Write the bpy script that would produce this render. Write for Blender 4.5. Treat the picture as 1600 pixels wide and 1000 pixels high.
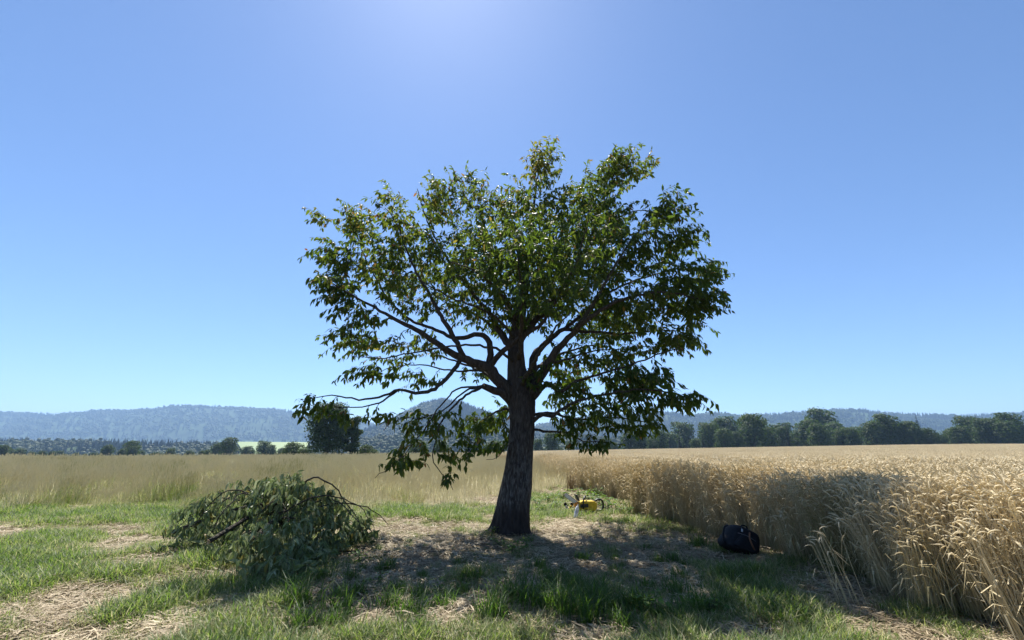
import bpy, math, random
import numpy as np
from mathutils import Vector, Matrix, Quaternion
R = math.radians
rng = np.random.default_rng(7)
random.seed(7)
scn = bpy.context.scene
for o in list(bpy.data.objects): bpy.data.objects.remove(o)

# ------------------------------------------------------------------ camera, sky, sun, exposure
FPX, CU, CV = 679.0, 800.0, 500.0          # focal length / centre of the 1600 px photograph
PITCH, CAMZ = R(16.7), 1.6
cam = bpy.data.cameras.new('camera'); camo = bpy.data.objects.new('camera', cam)
scn.collection.objects.link(camo); scn.camera = camo
cam.sensor_fit = 'HORIZONTAL'; cam.sensor_width = 36; cam.lens = 36 * FPX / 1600
cam.clip_start = 0.05; cam.clip_end = 30000
camo.location = (0, 0, CAMZ); camo.rotation_euler = (R(90) + PITCH, 0, 0)

SUN_EL, SUN_AZ = R(60.5), R(-14)             # azimuth from +Y, positive towards +X
sdir = Vector((math.sin(SUN_AZ) * math.cos(SUN_EL), math.cos(SUN_AZ) * math.cos(SUN_EL), math.sin(SUN_EL)))
w = bpy.data.worlds.new('World'); scn.world = w; w.use_nodes = True
nt = w.node_tree; bg = nt.nodes['Background']
sky = nt.nodes.new('ShaderNodeTexSky'); sky.sky_type = 'NISHITA'; sky.sun_disc = False
sky.sun_elevation = SUN_EL; sky.sun_rotation = SUN_AZ
sky.altitude = 300; sky.air_density = 0.95; sky.dust_density = 0.3; sky.ozone_density = 8
nt.links.new(sky.outputs[0], bg.inputs[0]); bg.inputs[1].default_value = 0.081
sl = bpy.data.lights.new('sun', 'SUN'); sl.energy = 5.0; sl.angle = R(0.53); sl.color = (1, .95, .87)
so = bpy.data.objects.new('sun', sl); scn.collection.objects.link(so)
so.location = (0, 0, 60); so.rotation_euler = sdir.to_track_quat('Z', 'Y').to_euler()
scn.view_settings.view_transform = 'Standard'; scn.view_settings.look = 'None'
scn.view_settings.exposure = 1.1; scn.view_settings.gamma = 1
scn.render.engine = 'CYCLES'
scn.cycles.max_bounces = 6; scn.cycles.transmission_bounces = 4; scn.cycles.transparent_max_bounces = 4
scn.cycles.volume_bounces = 0

# ------------------------------------------------------------------ helpers
def px(u, v, Y):
    a, b = (u - CU) / FPX, (CV - v) / FPX
    dy = math.cos(PITCH) - math.sin(PITCH) * b; dz = math.sin(PITCH) + math.cos(PITCH) * b
    t = Y / dy
    return np.array((a * t, Y, CAMZ + dz * t))

def gpx(u, v):                               # point on the flat near ground
    a, b = (u - CU) / FPX, (CV - v) / FPX
    dy = math.cos(PITCH) - math.sin(PITCH) * b; dz = math.sin(PITCH) + math.cos(PITCH) * b
    t = -CAMZ / dz
    return np.array((a * t, dy * t, 0.0))

def sstep(a, b, x):
    t = np.clip((np.asarray(x, float) - a) / (b - a), 0, 1); return t * t * (3 - 2 * t)

_tab = np.random.default_rng(3).random((256, 256))
def vnoise(x, y, f=1.0):
    x = np.asarray(x, float) * f + 1000.3; y = np.asarray(y, float) * f + 1000.7
    xi = np.floor(x).astype(int); yi = np.floor(y).astype(int)
    fx = x - xi; fy = y - yi; fx = fx * fx * (3 - 2 * fx); fy = fy * fy * (3 - 2 * fy)
    g = lambda i, j: _tab[i % 256, j % 256]
    return (g(xi, yi) * (1 - fx) + g(xi + 1, yi) * fx) * (1 - fy) + (g(xi, yi + 1) * (1 - fx) + g(xi + 1, yi + 1) * fx) * fy

def gz(x, y):                                # ground height
    x = np.asarray(x, float); y = np.asarray(y, float)
    d = np.hypot(x, y)
    tilt = 0.016 * np.clip(x, -110, 140) * sstep(14, 150, y)
    drop = -11 * sstep(165, 460, y)
    near = (vnoise(x, y, .9) - .5) * .07 + (vnoise(x, y, 3.1) - .5) * .035
    return tilt + drop + near * (1 - sstep(22, 40, d))

def wheat_edge(y):                           # x of the wheat field's near-left edge
    y = np.asarray(y, float)
    return 5.25 - .125 * y + (vnoise(y, y * 0 + 3.3, .55) - .5) * .7 + (vnoise(y, y * 0 + 9.1, 2.2) - .5) * .4 - .55 * np.exp(-((y - 12.0) / .9) ** 2) + .5 * np.exp(-((y - 14.2) / .9) ** 2)

def mat(name):
    m = bpy.data.materials.new(name); m.use_nodes = True
    return m, m.node_tree.nodes, m.node_tree.links, m.node_tree.nodes['Principled BSDF']

def ramp(nodes, stops):
    r = nodes.new('ShaderNodeValToRGB'); e = r.color_ramp.elements
    while len(e) < len(stops): e.new(.5)
    for k, (p, c) in enumerate(stops): e[k].position = p; e[k].color = (*c, 1)
    return r

def plant_mat(name, stops, tstops=None, trans=.35, rough=.5, spec=.3, inst=False, mesh_w=1.0):
    """foliage: colour by 'tint' (per leaf, and per instance), diffuse + translucent"""
    m, N, L, P = mat(name)
    a = N.new('ShaderNodeAttribute'); a.attribute_type = 'GEOMETRY'; a.attribute_name = 'tint'
    fac = a.outputs['Fac']
    if inst:
        b = N.new('ShaderNodeAttribute'); b.attribute_type = 'INSTANCER'; b.attribute_name = 'tint'
        mu = N.new('ShaderNodeMath'); mu.operation = 'MULTIPLY_ADD'
        L.new(a.outputs['Fac'], mu.inputs[0]); mu.inputs[1].default_value = mesh_w; L.new(b.outputs['Fac'], mu.inputs[2])
        fac = mu.outputs[0]
    r = ramp(N, stops); L.new(fac, r.inputs[0]); L.new(r.outputs[0], P.inputs['Base Color'])
    P.inputs['Roughness'].default_value = rough; P.inputs['Specular IOR Level'].default_value = spec
    t = N.new('ShaderNodeBsdfTranslucent'); r2 = ramp(N, tstops or stops); L.new(fac, r2.inputs[0]); L.new(r2.outputs[0], t.inputs[0])
    mx = N.new('ShaderNodeMixShader'); mx.inputs[0].default_value = trans
    L.new(P.outputs[0], mx.inputs[1]); L.new(t.outputs[0], mx.inputs[2])
    L.new(mx.outputs[0], N['Material Output'].inputs[0])
    return m

def solid(name, col, rough=.5, spec=.5, metal=0, noise=.15, scale=8, bump=0.0):
    m, N, L, P = mat(name)
    tc = N.new('ShaderNodeTexCoord'); n = N.new('ShaderNodeTexNoise'); n.inputs['Scale'].default_value = scale; n.inputs['Detail'].default_value = 5
    L.new(tc.outputs['Object'], n.inputs['Vector'])
    c = np.array(col); r = ramp(N, [(.3, tuple(c * (1 - noise))), (.7, tuple(np.minimum(c * (1 + noise), 1)))])
    L.new(n.outputs['Fac'], r.inputs[0]); L.new(r.outputs[0], P.inputs['Base Color'])
    P.inputs['Roughness'].default_value = rough; P.inputs['Specular IOR Level'].default_value = spec; P.inputs['Metallic'].default_value = metal
    if bump:
        b = N.new('ShaderNodeBump'); b.inputs['Strength'].default_value = bump; b.inputs['Distance'].default_value = .01
        L.new(n.outputs['Fac'], b.inputs['Height']); L.new(b.outputs[0], P.inputs['Normal'])
    return m

def mesh(name, V, F, m=None, tint=None, smooth=False):
    me = bpy.data.meshes.new(name); me.from_pydata(V, [], F)
    if m: me.materials.append(m)
    if tint is not None:
        a = me.attributes.new('tint', 'FLOAT', 'POINT'); a.data.foreach_set('value', np.asarray(tint, np.float32))
    if smooth: me.polygons.foreach_set('use_smooth', np.ones(len(me.polygons), bool))
    me.update(); return me

def link(name, data, parent=None, loc=(0, 0, 0), rot=(0, 0, 0)):
    o = bpy.data.objects.new(name, data); scn.collection.objects.link(o)
    o.location = loc; o.rotation_euler = rot
    if parent: o.parent = parent
    return o

def tag(o, label=None, cat=None, group=None, kind=None):
    if label: o['label'] = label
    if cat: o['category'] = cat
    if group: o['group'] = group
    if kind: o['kind'] = kind
    return o

def thing(name, loc, label, cat, group=None, rz=0):
    o = link(name, None, None, loc, (0, 0, rz)); o.empty_display_size = .2
    return tag(o, label, cat, group)

class MB:                                    # collects shapes into one mesh
    def __init__(s): s.V = []; s.F = []; s.T = []; s.n = 0
    def add(s, V, F, t=0.0):
        V = np.asarray(V, float); s.V.append(V)
        s.F += [tuple(int(i) + s.n for i in f) for f in F]
        s.T.append(np.broadcast_to(np.asarray(t, float), (len(V),))); s.n += len(V)
    def build(s, name, m, smooth=False):
        return mesh(name, np.concatenate(s.V), s.F, m, np.concatenate(s.T), smooth)

def tube(pts, rad, k=6, cap=True, fn=None):
    """tapered tube along pts; fn(i, ang) scales the radius"""
    pts = np.asarray(pts, float); n = len(pts)
    rad = np.broadcast_to(np.asarray(rad, float), (n,))
    T = np.gradient(pts, axis=0); T /= np.linalg.norm(T, axis=1)[:, None] + 1e-9
    ref = np.array((0, 0, 1.)) if abs(T[0][2]) < .9 else np.array((0, 1., 0))
    u = np.cross(T[0], ref); u /= np.linalg.norm(u)
    V = []; ang = np.arange(k) * 2 * math.pi / k
    for i in range(n):
        u = u - T[i] * u.dot(T[i]); u /= np.linalg.norm(u) + 1e-9; v = np.cross(T[i], u)
        rr = rad[i] * (np.array([fn(i, a) for a in ang]) if fn else 1)
        V.append(pts[i] + np.outer(np.cos(ang) * rr, u) + np.outer(np.sin(ang) * rr, v))
    V = np.concatenate(V); F = []
    for i in range(n - 1):
        for j in range(k):
            a, b = i * k + j, i * k + (j + 1) % k
            F.append((a, b, b + k, a + k))
    if cap: F.append(tuple(range(k))[::-1]); F.append(tuple(range((n - 1) * k, n * k)))
    return V, F

def spline(P, step=.12):                     # Catmull-Rom resampled, returns (pts, param 0..1)
    P = np.asarray(P, float); Q = np.vstack([2 * P[0] - P[1], P, 2 * P[-1] - P[-2]]); out = []; prm = []
    for i in range(1, len(Q) - 2):
        p0, p1, p2, p3 = Q[i - 1:i + 3]
        m = max(2, int(np.linalg.norm((p2 - p1)[:3]) / step))
        for t in np.arange(m) / m:
            out.append(.5 * (2 * p1 + (p2 - p0) * t + (2 * p0 - 5 * p1 + 4 * p2 - p3) * t * t + (3 * p1 - p0 - 3 * p2 + p3) * t ** 3))
            prm.append((i - 1 + t) / (len(P) - 1))
    out.append(P[-1]); prm.append(1.0)
    return np.array(out), np.array(prm)

def bevel_obj(o, wd=.01, seg=2):
    b = o.modifiers.new('bevel', 'BEVEL'); b.width = wd; b.segments = seg; b.limit_method = 'ANGLE'; b.angle_limit = R(35)

def box(c, s):
    c = np.array(c); s = np.array(s) / 2
    V = [c + s * np.array(q) for q in ((-1, -1, -1), (1, -1, -1), (1, 1, -1), (-1, 1, -1), (-1, -1, 1), (1, -1, 1), (1, 1, 1), (-1, 1, 1))]
    return V, [(3, 2, 1, 0), (4, 5, 6, 7), (0, 1, 5, 4), (1, 2, 6, 5), (2, 3, 7, 6), (3, 0, 4, 7)]

def prism(P, d0, d1):                        # XZ polygon extruded along Y
    n = len(P); V = [(x, d0, z) for x, z in P] + [(x, d1, z) for x, z in P]
    F = [tuple(range(n)), tuple(range(n, 2 * n))[::-1]] + [(i, i + n, (i + 1) % n + n, (i + 1) % n) for i in range(n)]
    return V, F

protos_hidden = bpy.data.collections
def scatter(name, P, protos, vid, rz, scl, tint, label=None, cat=None, tilt=None, parent=None):
    """one 'stuff' object: instances of small clump meshes on points"""
    n = len(P); me = bpy.data.meshes.new(name); me.from_pydata(np.asarray(P, float), [], [])
    rot = np.zeros((n, 3), np.float32); rot[:, 2] = rz
    if tilt is not None: rot[:, :2] = tilt
    sc = np.asarray(scl, np.float32)
    if sc.ndim == 1: sc = np.repeat(sc[:, None], 3, 1)
    for an, ty, key, val in (('rot', 'FLOAT_VECTOR', 'vector', rot.ravel()), ('scl', 'FLOAT_VECTOR', 'vector', sc.ravel()),
                             ('vid', 'INT', 'value', np.asarray(vid, np.int32)), ('tint', 'FLOAT', 'value', np.asarray(tint, np.float32))):
        a = me.attributes.new(an, ty, 'POINT'); a.data.foreach_set(key, val)
    o = link(name, me, parent)
    col = bpy.data.collections.new(name + '_shapes')
    for i, p in enumerate(protos):
        q = bpy.data.objects.new('%s_shape' % name, p); col.objects.link(q)
    g = bpy.data.node_groups.new(name, 'GeometryNodeTree')
    g.interface.new_socket('Geometry', in_out='INPUT', socket_type='NodeSocketGeometry')
    g.interface.new_socket('Geometry', in_out='OUTPUT', socket_type='NodeSocketGeometry')
    N, L = g.nodes, g.links
    gi = N.new('NodeGroupInput'); go = N.new('NodeGroupOutput')
    ci = N.new('GeometryNodeCollectionInfo'); ci.inputs['Collection'].default_value = col
    ci.inputs['Separate Children'].default_value = True; ci.inputs['Reset Children'].default_value = True
    ip = N.new('GeometryNodeInstanceOnPoints'); ip.inputs['Pick Instance'].default_value = True
    def na(nm, ty):
        q = N.new('GeometryNodeInputNamedAttribute'); q.data_type = ty; q.inputs['Name'].default_value = nm; return q.outputs['Attribute']
    L.new(gi.outputs[0], ip.inputs['Points']); L.new(ci.outputs[0], ip.inputs['Instance'])
    L.new(na('vid', 'INT'), ip.inputs['Instance Index']); L.new(na('rot', 'FLOAT_VECTOR'), ip.inputs['Rotation'])
    L.new(na('scl', 'FLOAT_VECTOR'), ip.inputs['Scale']); L.new(ip.outputs[0], go.inputs[0])
    md = o.modifiers.new('scatter', 'NODES'); md.node_group = g
    return tag(o, label, cat, kind='stuff')

# ------------------------------------------------------------------ materials
M = {}
M['leaf'] = plant_mat('cherry_leaf', [(0, (.022, .045, .012)), (.45, (.038, .062, .015)), (.75, (.07, .085, .02)), (.9, (.14, .11, .03)), (1, (.15, .07, .03))],
                      [(0, (.085, .16, .016)), (.45, (.165, .24, .022)), (.75, (.28, .30, .035)), (.9, (.36, .26, .05)), (1, (.3, .13, .04))], .42, .5, .18)
M['weed'] = plant_mat('weed_leaf', [(0, (.05, .11, .02)), (1, (.12, .19, .04))], [(0, (.12, .24, .02)), (1, (.24, .36, .05))], .4, .5, .2)
M['wilt'] = plant_mat('wilted_leaf', [(0, (.055, .085, .025)), (.5, (.15, .2, .07)), (.8, (.33, .36, .2)), (.93, (.18, .23, .04)), (1, (.22, .14, .05))], None, .33, .42, .5)
M['grass'] = plant_mat('green_grass', [(0, (.045, .09, .02)), (.35, (.085, .135, .035)), (.6, (.22, .24, .10)), (.8, (.43, .41, .23)), (1, (.64, .59, .41))],
                       [(0, (.10, .2, .02)), (.35, (.19, .30, .04)), (.6, (.36, .39, .12)), (.8, (.54, .51, .27)), (1, (.72, .66, .46))], .5, .5, .3, True)
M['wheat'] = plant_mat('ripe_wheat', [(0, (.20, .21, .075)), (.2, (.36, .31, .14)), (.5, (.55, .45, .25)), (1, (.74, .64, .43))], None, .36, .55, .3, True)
M['straw'] = plant_mat('dry_straw', [(0, (.12, .088, .055)), (.5, (.29, .225, .135)), (1, (.54, .45, .30))], None, .15, .6, .3, True)
M['far_leaf'] = plant_mat('tree_foliage', [(0, (.018, .035, .012)), (.5, (.035, .06, .018)), (1, (.075, .10, .028))],
                          [(0, (.05, .10, .015)), (.5, (.09, .16, .02)), (1, (.16, .22, .035))], .3, .6, .2, True)
M['conifer'] = plant_mat('spruce_foliage', [(0, (.010, .022, .014)), (1, (.024, .042, .022))], None, .1, .7, .2, True)

def bark(name, dark, mid, lich, base_dark=False, scale=1.0):
    m, N, L, P = mat(name)
    tc = N.new('ShaderNodeTexCoord'); mp = N.new('ShaderNodeMapping'); mp.inputs['Scale'].default_value = (9 * scale, 9 * scale, 2.6 * scale)
    mp.inputs['Rotation'].default_value = (.25, .2, 0)
    L.new(tc.outputs['Object'], mp.inputs[0])
    n = N.new('ShaderNodeTexNoise'); n.inputs['Scale'].default_value = 1.6; n.inputs['Detail'].default_value = 8; n.inputs['Roughness'].default_value = .65
    vo = N.new('ShaderNodeTexVoronoi'); vo.feature = 'DISTANCE_TO_EDGE'; vo.inputs['Scale'].default_value = 1.4
    L.new(mp.outputs[0], n.inputs['Vector'])
    mxv = N.new('ShaderNodeMixRGB'); mxv.inputs[0].default_value = .25; L.new(mp.outputs[0], mxv.inputs[1]); L.new(n.outputs['Color'], mxv.inputs[2]); L.new(mxv.outputs[0], vo.inputs['Vector'])
    r = ramp(N, [(.3, dark), (.62, mid)]); L.new(n.outputs['Fac'], r.inputs[0])
    mp2 = N.new('ShaderNodeMapping'); mp2.inputs['Scale'].default_value = (30, 30, 7); mp2.inputs['Rotation'].default_value = (.1, .3, 0); L.new(tc.outputs['Object'], mp2.inputs[0])
    n2 = N.new('ShaderNodeTexNoise'); n2.inputs['Scale'].default_value = 1; n2.inputs['Detail'].default_value = 7; n2.inputs['Roughness'].default_value = .7; L.new(mp2.outputs[0], n2.inputs['Vector'])
    r2 = ramp(N, [(.44, (0, 0, 0)), (.68, (1, 1, 1))]); L.new(n2.outputs['Fac'], r2.inputs[0])
    mx = N.new('ShaderNodeMixRGB'); L.new(r.outputs[0], mx.inputs[1]); mx.inputs[2].default_value = (*lich, 1)
    fac = r2.outputs[0]
    sp = N.new('ShaderNodeSeparateXYZ'); L.new(tc.outputs['Object'], sp.inputs[0])
    if base_dark:                            # lichen on the lower trunk; the dark foot paints in a lens-flare edge
        ad = N.new('ShaderNodeMath'); ad.operation = 'MULTIPLY_ADD'; L.new(n2.outputs['Fac'], ad.inputs[0]); ad.inputs[1].default_value = .25; L.new(sp.outputs[2], ad.inputs[2])
        rz = ramp(N, [(.13, (.0, .0, .0)), (.20, (1, 1, 1)), (.42, (.75, .75, .75)), (.62, (.25, .25, .25))]); 
        dv = N.new('ShaderNodeMath'); dv.operation = 'MULTIPLY'; dv.inputs[1].default_value = .25; L.new(ad.outputs[0], dv.inputs[0]); L.new(dv.outputs[0], rz.inputs[0])
        mu = N.new('ShaderNodeMath'); mu.operation = 'MULTIPLY'; L.new(fac, mu.inputs[0]); L.new(rz.outputs[0], mu.inputs[1]); fac = mu.outputs[0]
    L.new(fac, mx.inputs[0]); L.new(mx.outputs[0], P.inputs['Base Color'])
    P.inputs['Roughness'].default_value = .85; P.inputs['Specular IOR Level'].default_value = .25
    ad2 = N.new('ShaderNodeMath'); ad2.operation = 'MULTIPLY_ADD'; L.new(vo.outputs['Distance'], ad2.inputs[0]); ad2.inputs[1].default_value = 1.2; L.new(n.outputs['Fac'], ad2.inputs[2])
    b = N.new('ShaderNodeBump'); b.inputs['Strength'].default_value = .9; b.inputs['Distance'].default_value = .04
    L.new(ad2.outputs[0], b.inputs['Height']); L.new(b.outputs[0], P.inputs['Normal'])
    return m
M['bark'] = bark('cherry_bark', (.014, .011, .010), (.046, .036, .030), (.17, .162, .148), True)
M['twig'] = bark('twig_bark', (.018, .014, .012), (.05, .038, .03), (.09, .09, .06), scale=2)
M['cutwood'] = solid('cut_wood', (.42, .27, .16), .8, .2, noise=.3, scale=25)

# ------------------------------------------------------------------ ground
def axis(a, b, st, lo, hi):
    c = list(np.arange(a, b + 1e-6, st)); s = st; x = b
    while x < hi: s *= 1.16; x += s; c.append(x)
    s = st; x = a
    while x > lo: s *= 1.16; x -= s; c.insert(0, x)
    return np.array(c)
gx = axis(-11, 9, .14, -12000, 12000); gy = axis(3.2, 19, .14, -4000, 14000)
GX, GY = np.meshgrid(gx, gy); GZ = gz(GX, GY)
nx, ny = len(gx), len(gy)
I = (np.arange(ny - 1)[:, None] * nx + np.arange(nx - 1)[None]).ravel()
gm, N, L, P = mat('meadow_ground')
tc = N.new('ShaderNodeTexCoord')
def tn(scale, detail=6, rough=.6):
    n = N.new('ShaderNodeTexNoise'); n.inputs['Scale'].default_value = scale; n.inputs['Detail'].default_value = detail; n.inputs['Roughness'].default_value = rough
    L.new(tc.outputs['Object'], n.inputs['Vector']); return n
n1, n2, n3 = tn(.9), tn(14, 8, .75), tn(60, 4, .7)
r1 = ramp(N, [(.25, (.07, .052, .036)), (.5, (.19, .145, .09)), (.75, (.36, .29, .185))]); L.new(n2.outputs['Fac'], r1.inputs[0])
r2 = ramp(N, [(.3, (.05, .075, .022)), (.7, (.15, .16, .055))]); L.new(n3.outputs['Fac'], r2.inputs[0])
rm = ramp(N, [(.46, (0, 0, 0)), (.62, (1, 1, 1))]); L.new(n1.outputs['Fac'], rm.inputs[0])
mx = N.new('ShaderNodeMixRGB'); L.new(rm.outputs[0], mx.inputs[0]); L.new(r1.outputs[0], mx.inputs[1]); L.new(r2.outputs[0], mx.inputs[2])
L.new(mx.outputs[0], P.inputs['Base Color']); P.inputs['Roughness'].default_value = .95; P.inputs['Specular IOR Level'].default_value = .1
b = N.new('ShaderNodeBump'); b.inputs['Strength'].default_value = .8; b.inputs['Distance'].default_value = .04; L.new(n2.outputs['Fac'], b.inputs['Height']); L.new(b.outputs[0], P.inputs['Normal'])
tag(link('ground', mesh('ground', np.stack([GX, GY, GZ], -1).reshape(-1, 3), np.stack([I, I + 1, I + nx + 1, I + nx], -1), gm, smooth=True)), kind='structure')

# ------------------------------------------------------------------ hills
hm = solid('wooded_hillside', (.035, .055, .022), .95, .1, noise=.5, scale=.012)
def ridge(name, D, prof, depth, seed):
    prof = np.array(prof, float); r = np.random.default_rng(seed)
    us = np.linspace(prof[0, 0], prof[-1, 0], 150)
    cr = np.array([px(u, np.interp(u, prof[:, 0], prof[:, 1]), D) for u in us])
    X = cr[:, 0]; H = cr[:, 2]; base = -14.0
    vs = np.concatenate([np.linspace(-1, 0, 13), np.linspace(.15, 1, 5)])
    V = []
    for v in vs:
        s = np.where(v <= 0, sstep(-1.02, 0.02, v) * .75 + .25 * (1 + min(v, 0)), 1 - v)
        nz = (vnoise(X, X * 0 + v * depth, 1 / (D * .06)) - .5) * (H - base) * .18 * (1 if v else .12)
        z = base + (H - base) * s + nz * (abs(v) < .99)
        V.append(np.stack([X * (1 + .0 * v), np.full_like(X, D + v * depth), np.maximum(z, base)], -1))
    V = np.array(V); nu = len(us)
    J = (np.arange(len(vs) - 1)[:, None] * nu + np.arange(nu - 1)[None]).ravel()
    tag(link(name, mesh(name, V.reshape(-1, 3), np.stack([J, J + 1, J + nu + 1, J + nu], -1), hm, smooth=True)), kind='structure')
    def sample(n, crest=.18):
        fu = r.random(n) * (nu - 1.001); fv = np.where(r.random(n) < crest, 12 - r.random(n) * .6, r.random(n) * 12.6)
        iu = fu.astype(int); iv = np.minimum(fv.astype(int), len(vs) - 2); a = (fu - iu)[:, None]; c = (fv - iv)[:, None]
        return (V[iv, iu] * (1 - a) + V[iv, iu + 1] * a) * (1 - c) + (V[iv + 1, iu] * (1 - a) + V[iv + 1, iu + 1] * a) * c
    return sample
def far_crown(seed, conifer=False):
    r = np.random.default_rng(seed); b = MB()
    if conifer:
        for k in range(5):
            z0 = .12 + k * .17; rr = .24 * (1 - k * .19); nn = 7
            V = [(math.cos(a) * rr * r.uniform(.75, 1.2), math.sin(a) * rr * r.uniform(.75, 1.2), z0 + r.uniform(-.03, .03)) for a in np.arange(nn) * 2 * math.pi / nn] + [(0, 0, z0 + .3)]
            b.add(V, [(i, (i + 1) % nn, nn) for i in range(nn)], r.random())
    else:
        for k in range(9):
            c = r.normal(0, .2, 3) * (1, 1, .8) + (0, 0, .58); rr = r.uniform(.15, .26); nn = 6
            V = []; F = []
            for i, ph in enumerate((-.9, -.1, .7)):
                for j in range(nn):
                    a = (j + .5 * i) * 2 * math.pi / nn; q = rr * r.uniform(.8, 1.2)
                    V.append(c + q * np.array((math.cos(a) * math.cos(ph), math.sin(a) * math.cos(ph), math.sin(ph))))
            V.append(c + (0, 0, rr))
            for i in range(2):
                for j in range(nn): F.append((i * nn + j, i * nn + (j + 1) % nn, (i + 1) * nn + (j + 1) % nn, (i + 1) * nn + j))
            F += [(2 * nn + j, 2 * nn + (j + 1) % nn, 3 * nn) for j in range(nn)]
            b.add(V, F, r.random() * .6)
    return b.build('forest_crown', M['conifer'] if conifer else M['far_leaf'])
crowns = [far_crown(i) for i in range(5)] + [far_crown(20 + i, True) for i in range(2)]
def forest(name, sample, n, h, label, cfrac=.2, crest=.18, seed=1):
    r = np.random.default_rng(seed); P = sample(n, crest)
    keep = vnoise(P[:, 0], P[:, 1], .004) > .04; P = P[keep]; n = len(P); P[:, 2] -= h * .12
    con = vnoise(P[:, 0] + 500, P[:, 1], .006) + r.normal(0, .12, n) < cfrac + .15
    vid = np.where(con, 5 + r.integers(0, 2, n), r.integers(0, 5, n))
    s = h * r.uniform(.65, 1.25, n)
    scatter(name, P, crowns, vid, r.random(n) * 6.28, np.stack([s * 1.0, s * 1.0, s * np.where(con, 1.2, .95)], -1), r.random(n) * .5 + .25 * vnoise(P[:, 0], P[:, 1], .01), label, 'forest')
sA = ridge('hill', 3600, [(-600, 640), (100, 650), (300, 640), (447, 644), (476, 650), (520, 660), (570, 666), (605, 670), (650, 690), (800, 703)], 1100, 1)
sB = ridge('hill', 1900, [(520, 704), (560, 692), (590, 674), (612, 663), (628, 653), (646, 643), (665, 634), (690, 629), (716, 633), (742, 646), (775, 657), (820, 668), (870, 684), (930, 703)], 620, 2)
sC = ridge('hill', 2500, [(700, 703), (790, 680), (860, 666), (930, 656), (1000, 650), (1060, 652), (1105, 651), (1152, 655), (1300, 646), (1500, 655), (1750, 648), (2100, 660)], 900, 3)
sD = ridge('hill', 900, [(-700, 684), (0, 694), (300, 700), (447, 706), (540, 704), (570, 694), (610, 687), (660, 683), (740, 686), (820, 690), (920, 692), (1010, 690), (1100, 694), (1500, 690), (2200, 680)], 260, 4)
forest('forest', sA, 9000, 26, 'hazy blue forest covering the farthest hill behind the big dense tree', .2, .25, 1)
forest('forest', sB, 9000, 19, 'blue-green forest on the steep pointed hill seen past the left branches', .25, .12, 2)
forest('forest', sC, 12000, 22, 'blue hazy forest on the long level ridge beyond the wheat field', .35, .22, 3)
forest('forest', sD, 9000, 12, 'darker green forest on the low slopes in front of the hills', .2, .1, 4)

# pale field strip on the far slope
fm = plant_mat('far_field_green', [(0, (.16, .22, .07)), (1, (.2, .26, .08))], None, .0)
a0, a1 = px(380, 699, 420), px(478, 699, 420)
V = [(a0[0], 420, a0[2] - 3), (a1[0], 420, a1[2] - 3), (px(482, 691, 560)[0], 560, px(0, 691, 560)[2]), (px(370, 690, 560)[0], 560, px(0, 690, 560)[2]),
     (px(482, 691, 560)[0], 600, -14), (px(370, 690, 560)[0], 600, -14), (a0[0], 400, -12), (a1[0], 400, -12)]
tag(link('field_slope', mesh('field_slope', V, [(0, 1, 2, 3), (3, 2, 4, 5), (6, 7, 1, 0)], fm, [0, 1, 1, 0, 1, 0, 0, 0])), kind='structure')

# ------------------------------------------------------------------ background trees
def crown_cards(lobes, n, size, r, up=.25):
    """leaf cards on the lobes of a crown; returns a mesh builder"""
    lobes = np.array(lobes, float); wts = lobes[:, 3] ** 2; k = r.choice(len(lobes), n, p=wts / wts.sum())
    d = r.normal(0, 1, (n, 3)); d /= np.linalg.norm(d, axis=1)[:, None]; d[:, 2] = np.where(d[:, 2] < -.5, -d[:, 2], d[:, 2])
    rad = (1 - .45 * r.random(n) ** 2) * (1 + .12 * r.normal(0, 1, n))
    c = lobes[k, :3] + d * (rad * lobes[k, 3])[:, None] * (1, 1, .85)
    nr = d + r.normal(0, .55, (n, 3)) + (0, 0, up); nr /= np.linalg.norm(nr, axis=1)[:, None]
    u = np.cross(nr, r.normal(0, 1, (n, 3))); u /= np.linalg.norm(u, axis=1)[:, None]; v = np.cross(nr, u)
    s = (size * r.uniform(.6, 1.4, n))[:, None]
    V = np.stack([c - u * s, c + v * s * .55 - nr * s * .15, c + u * s, c - v * s * .55 - nr * s * .15], 1).reshape(-1, 3)
    F = np.arange(n * 4).reshape(-1, 4)
    t = np.clip(r.random(n) * .6 + .25 * vnoise(c[:, 0] * 1.1, c[:, 2] * 1.1 + c[:, 1]), 0, 1)
    return V, F, np.repeat(t, 4)
def broadleaf(h, wd, n, size, seed, base=.12, nl=16):
    r = np.random.default_rng(seed); L_ = []
    for k in range(nl):
        a = k * 2.4 + r.uniform(-.4, .4); z = base + (1 - base) * (.12 + .74 * ((k + .5) / nl)); f = math.sin(math.pi * min(1, max(.15, (z - base + .1) / (1.1 - base)))) ** .6
        q = wd * .5 * .62 * f * r.uniform(.55, 1.1); L_.append((math.cos(a) * q, math.sin(a) * q, z * h, wd * .5 * r.uniform(.34, .52)))
    L_.append((0, 0, h * .55, wd * .38)); L_.append((0, 0, h * .8, wd * .26))
    V, F, t = crown_cards(L_, n, size, r)
    cm = mesh('crown', V, F, M['far_leaf'], t)
    b = MB(); b.add(*tube([(0, 0, -.3), (0, 0, h * .3), (.1, .1, h * .75)], [h * .035, h * .025, h * .008], 8))
    for q in L_[::2]: b.add(*tube([(0, 0, h * .25), (q[0] * .5, q[1] * .5, h * .25 + (q[2] - h * .25) * .6), q[:3]], [h * .014, h * .009, h * .003], 5))
    return cm, b.build('trunk', M['twig'])
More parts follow.
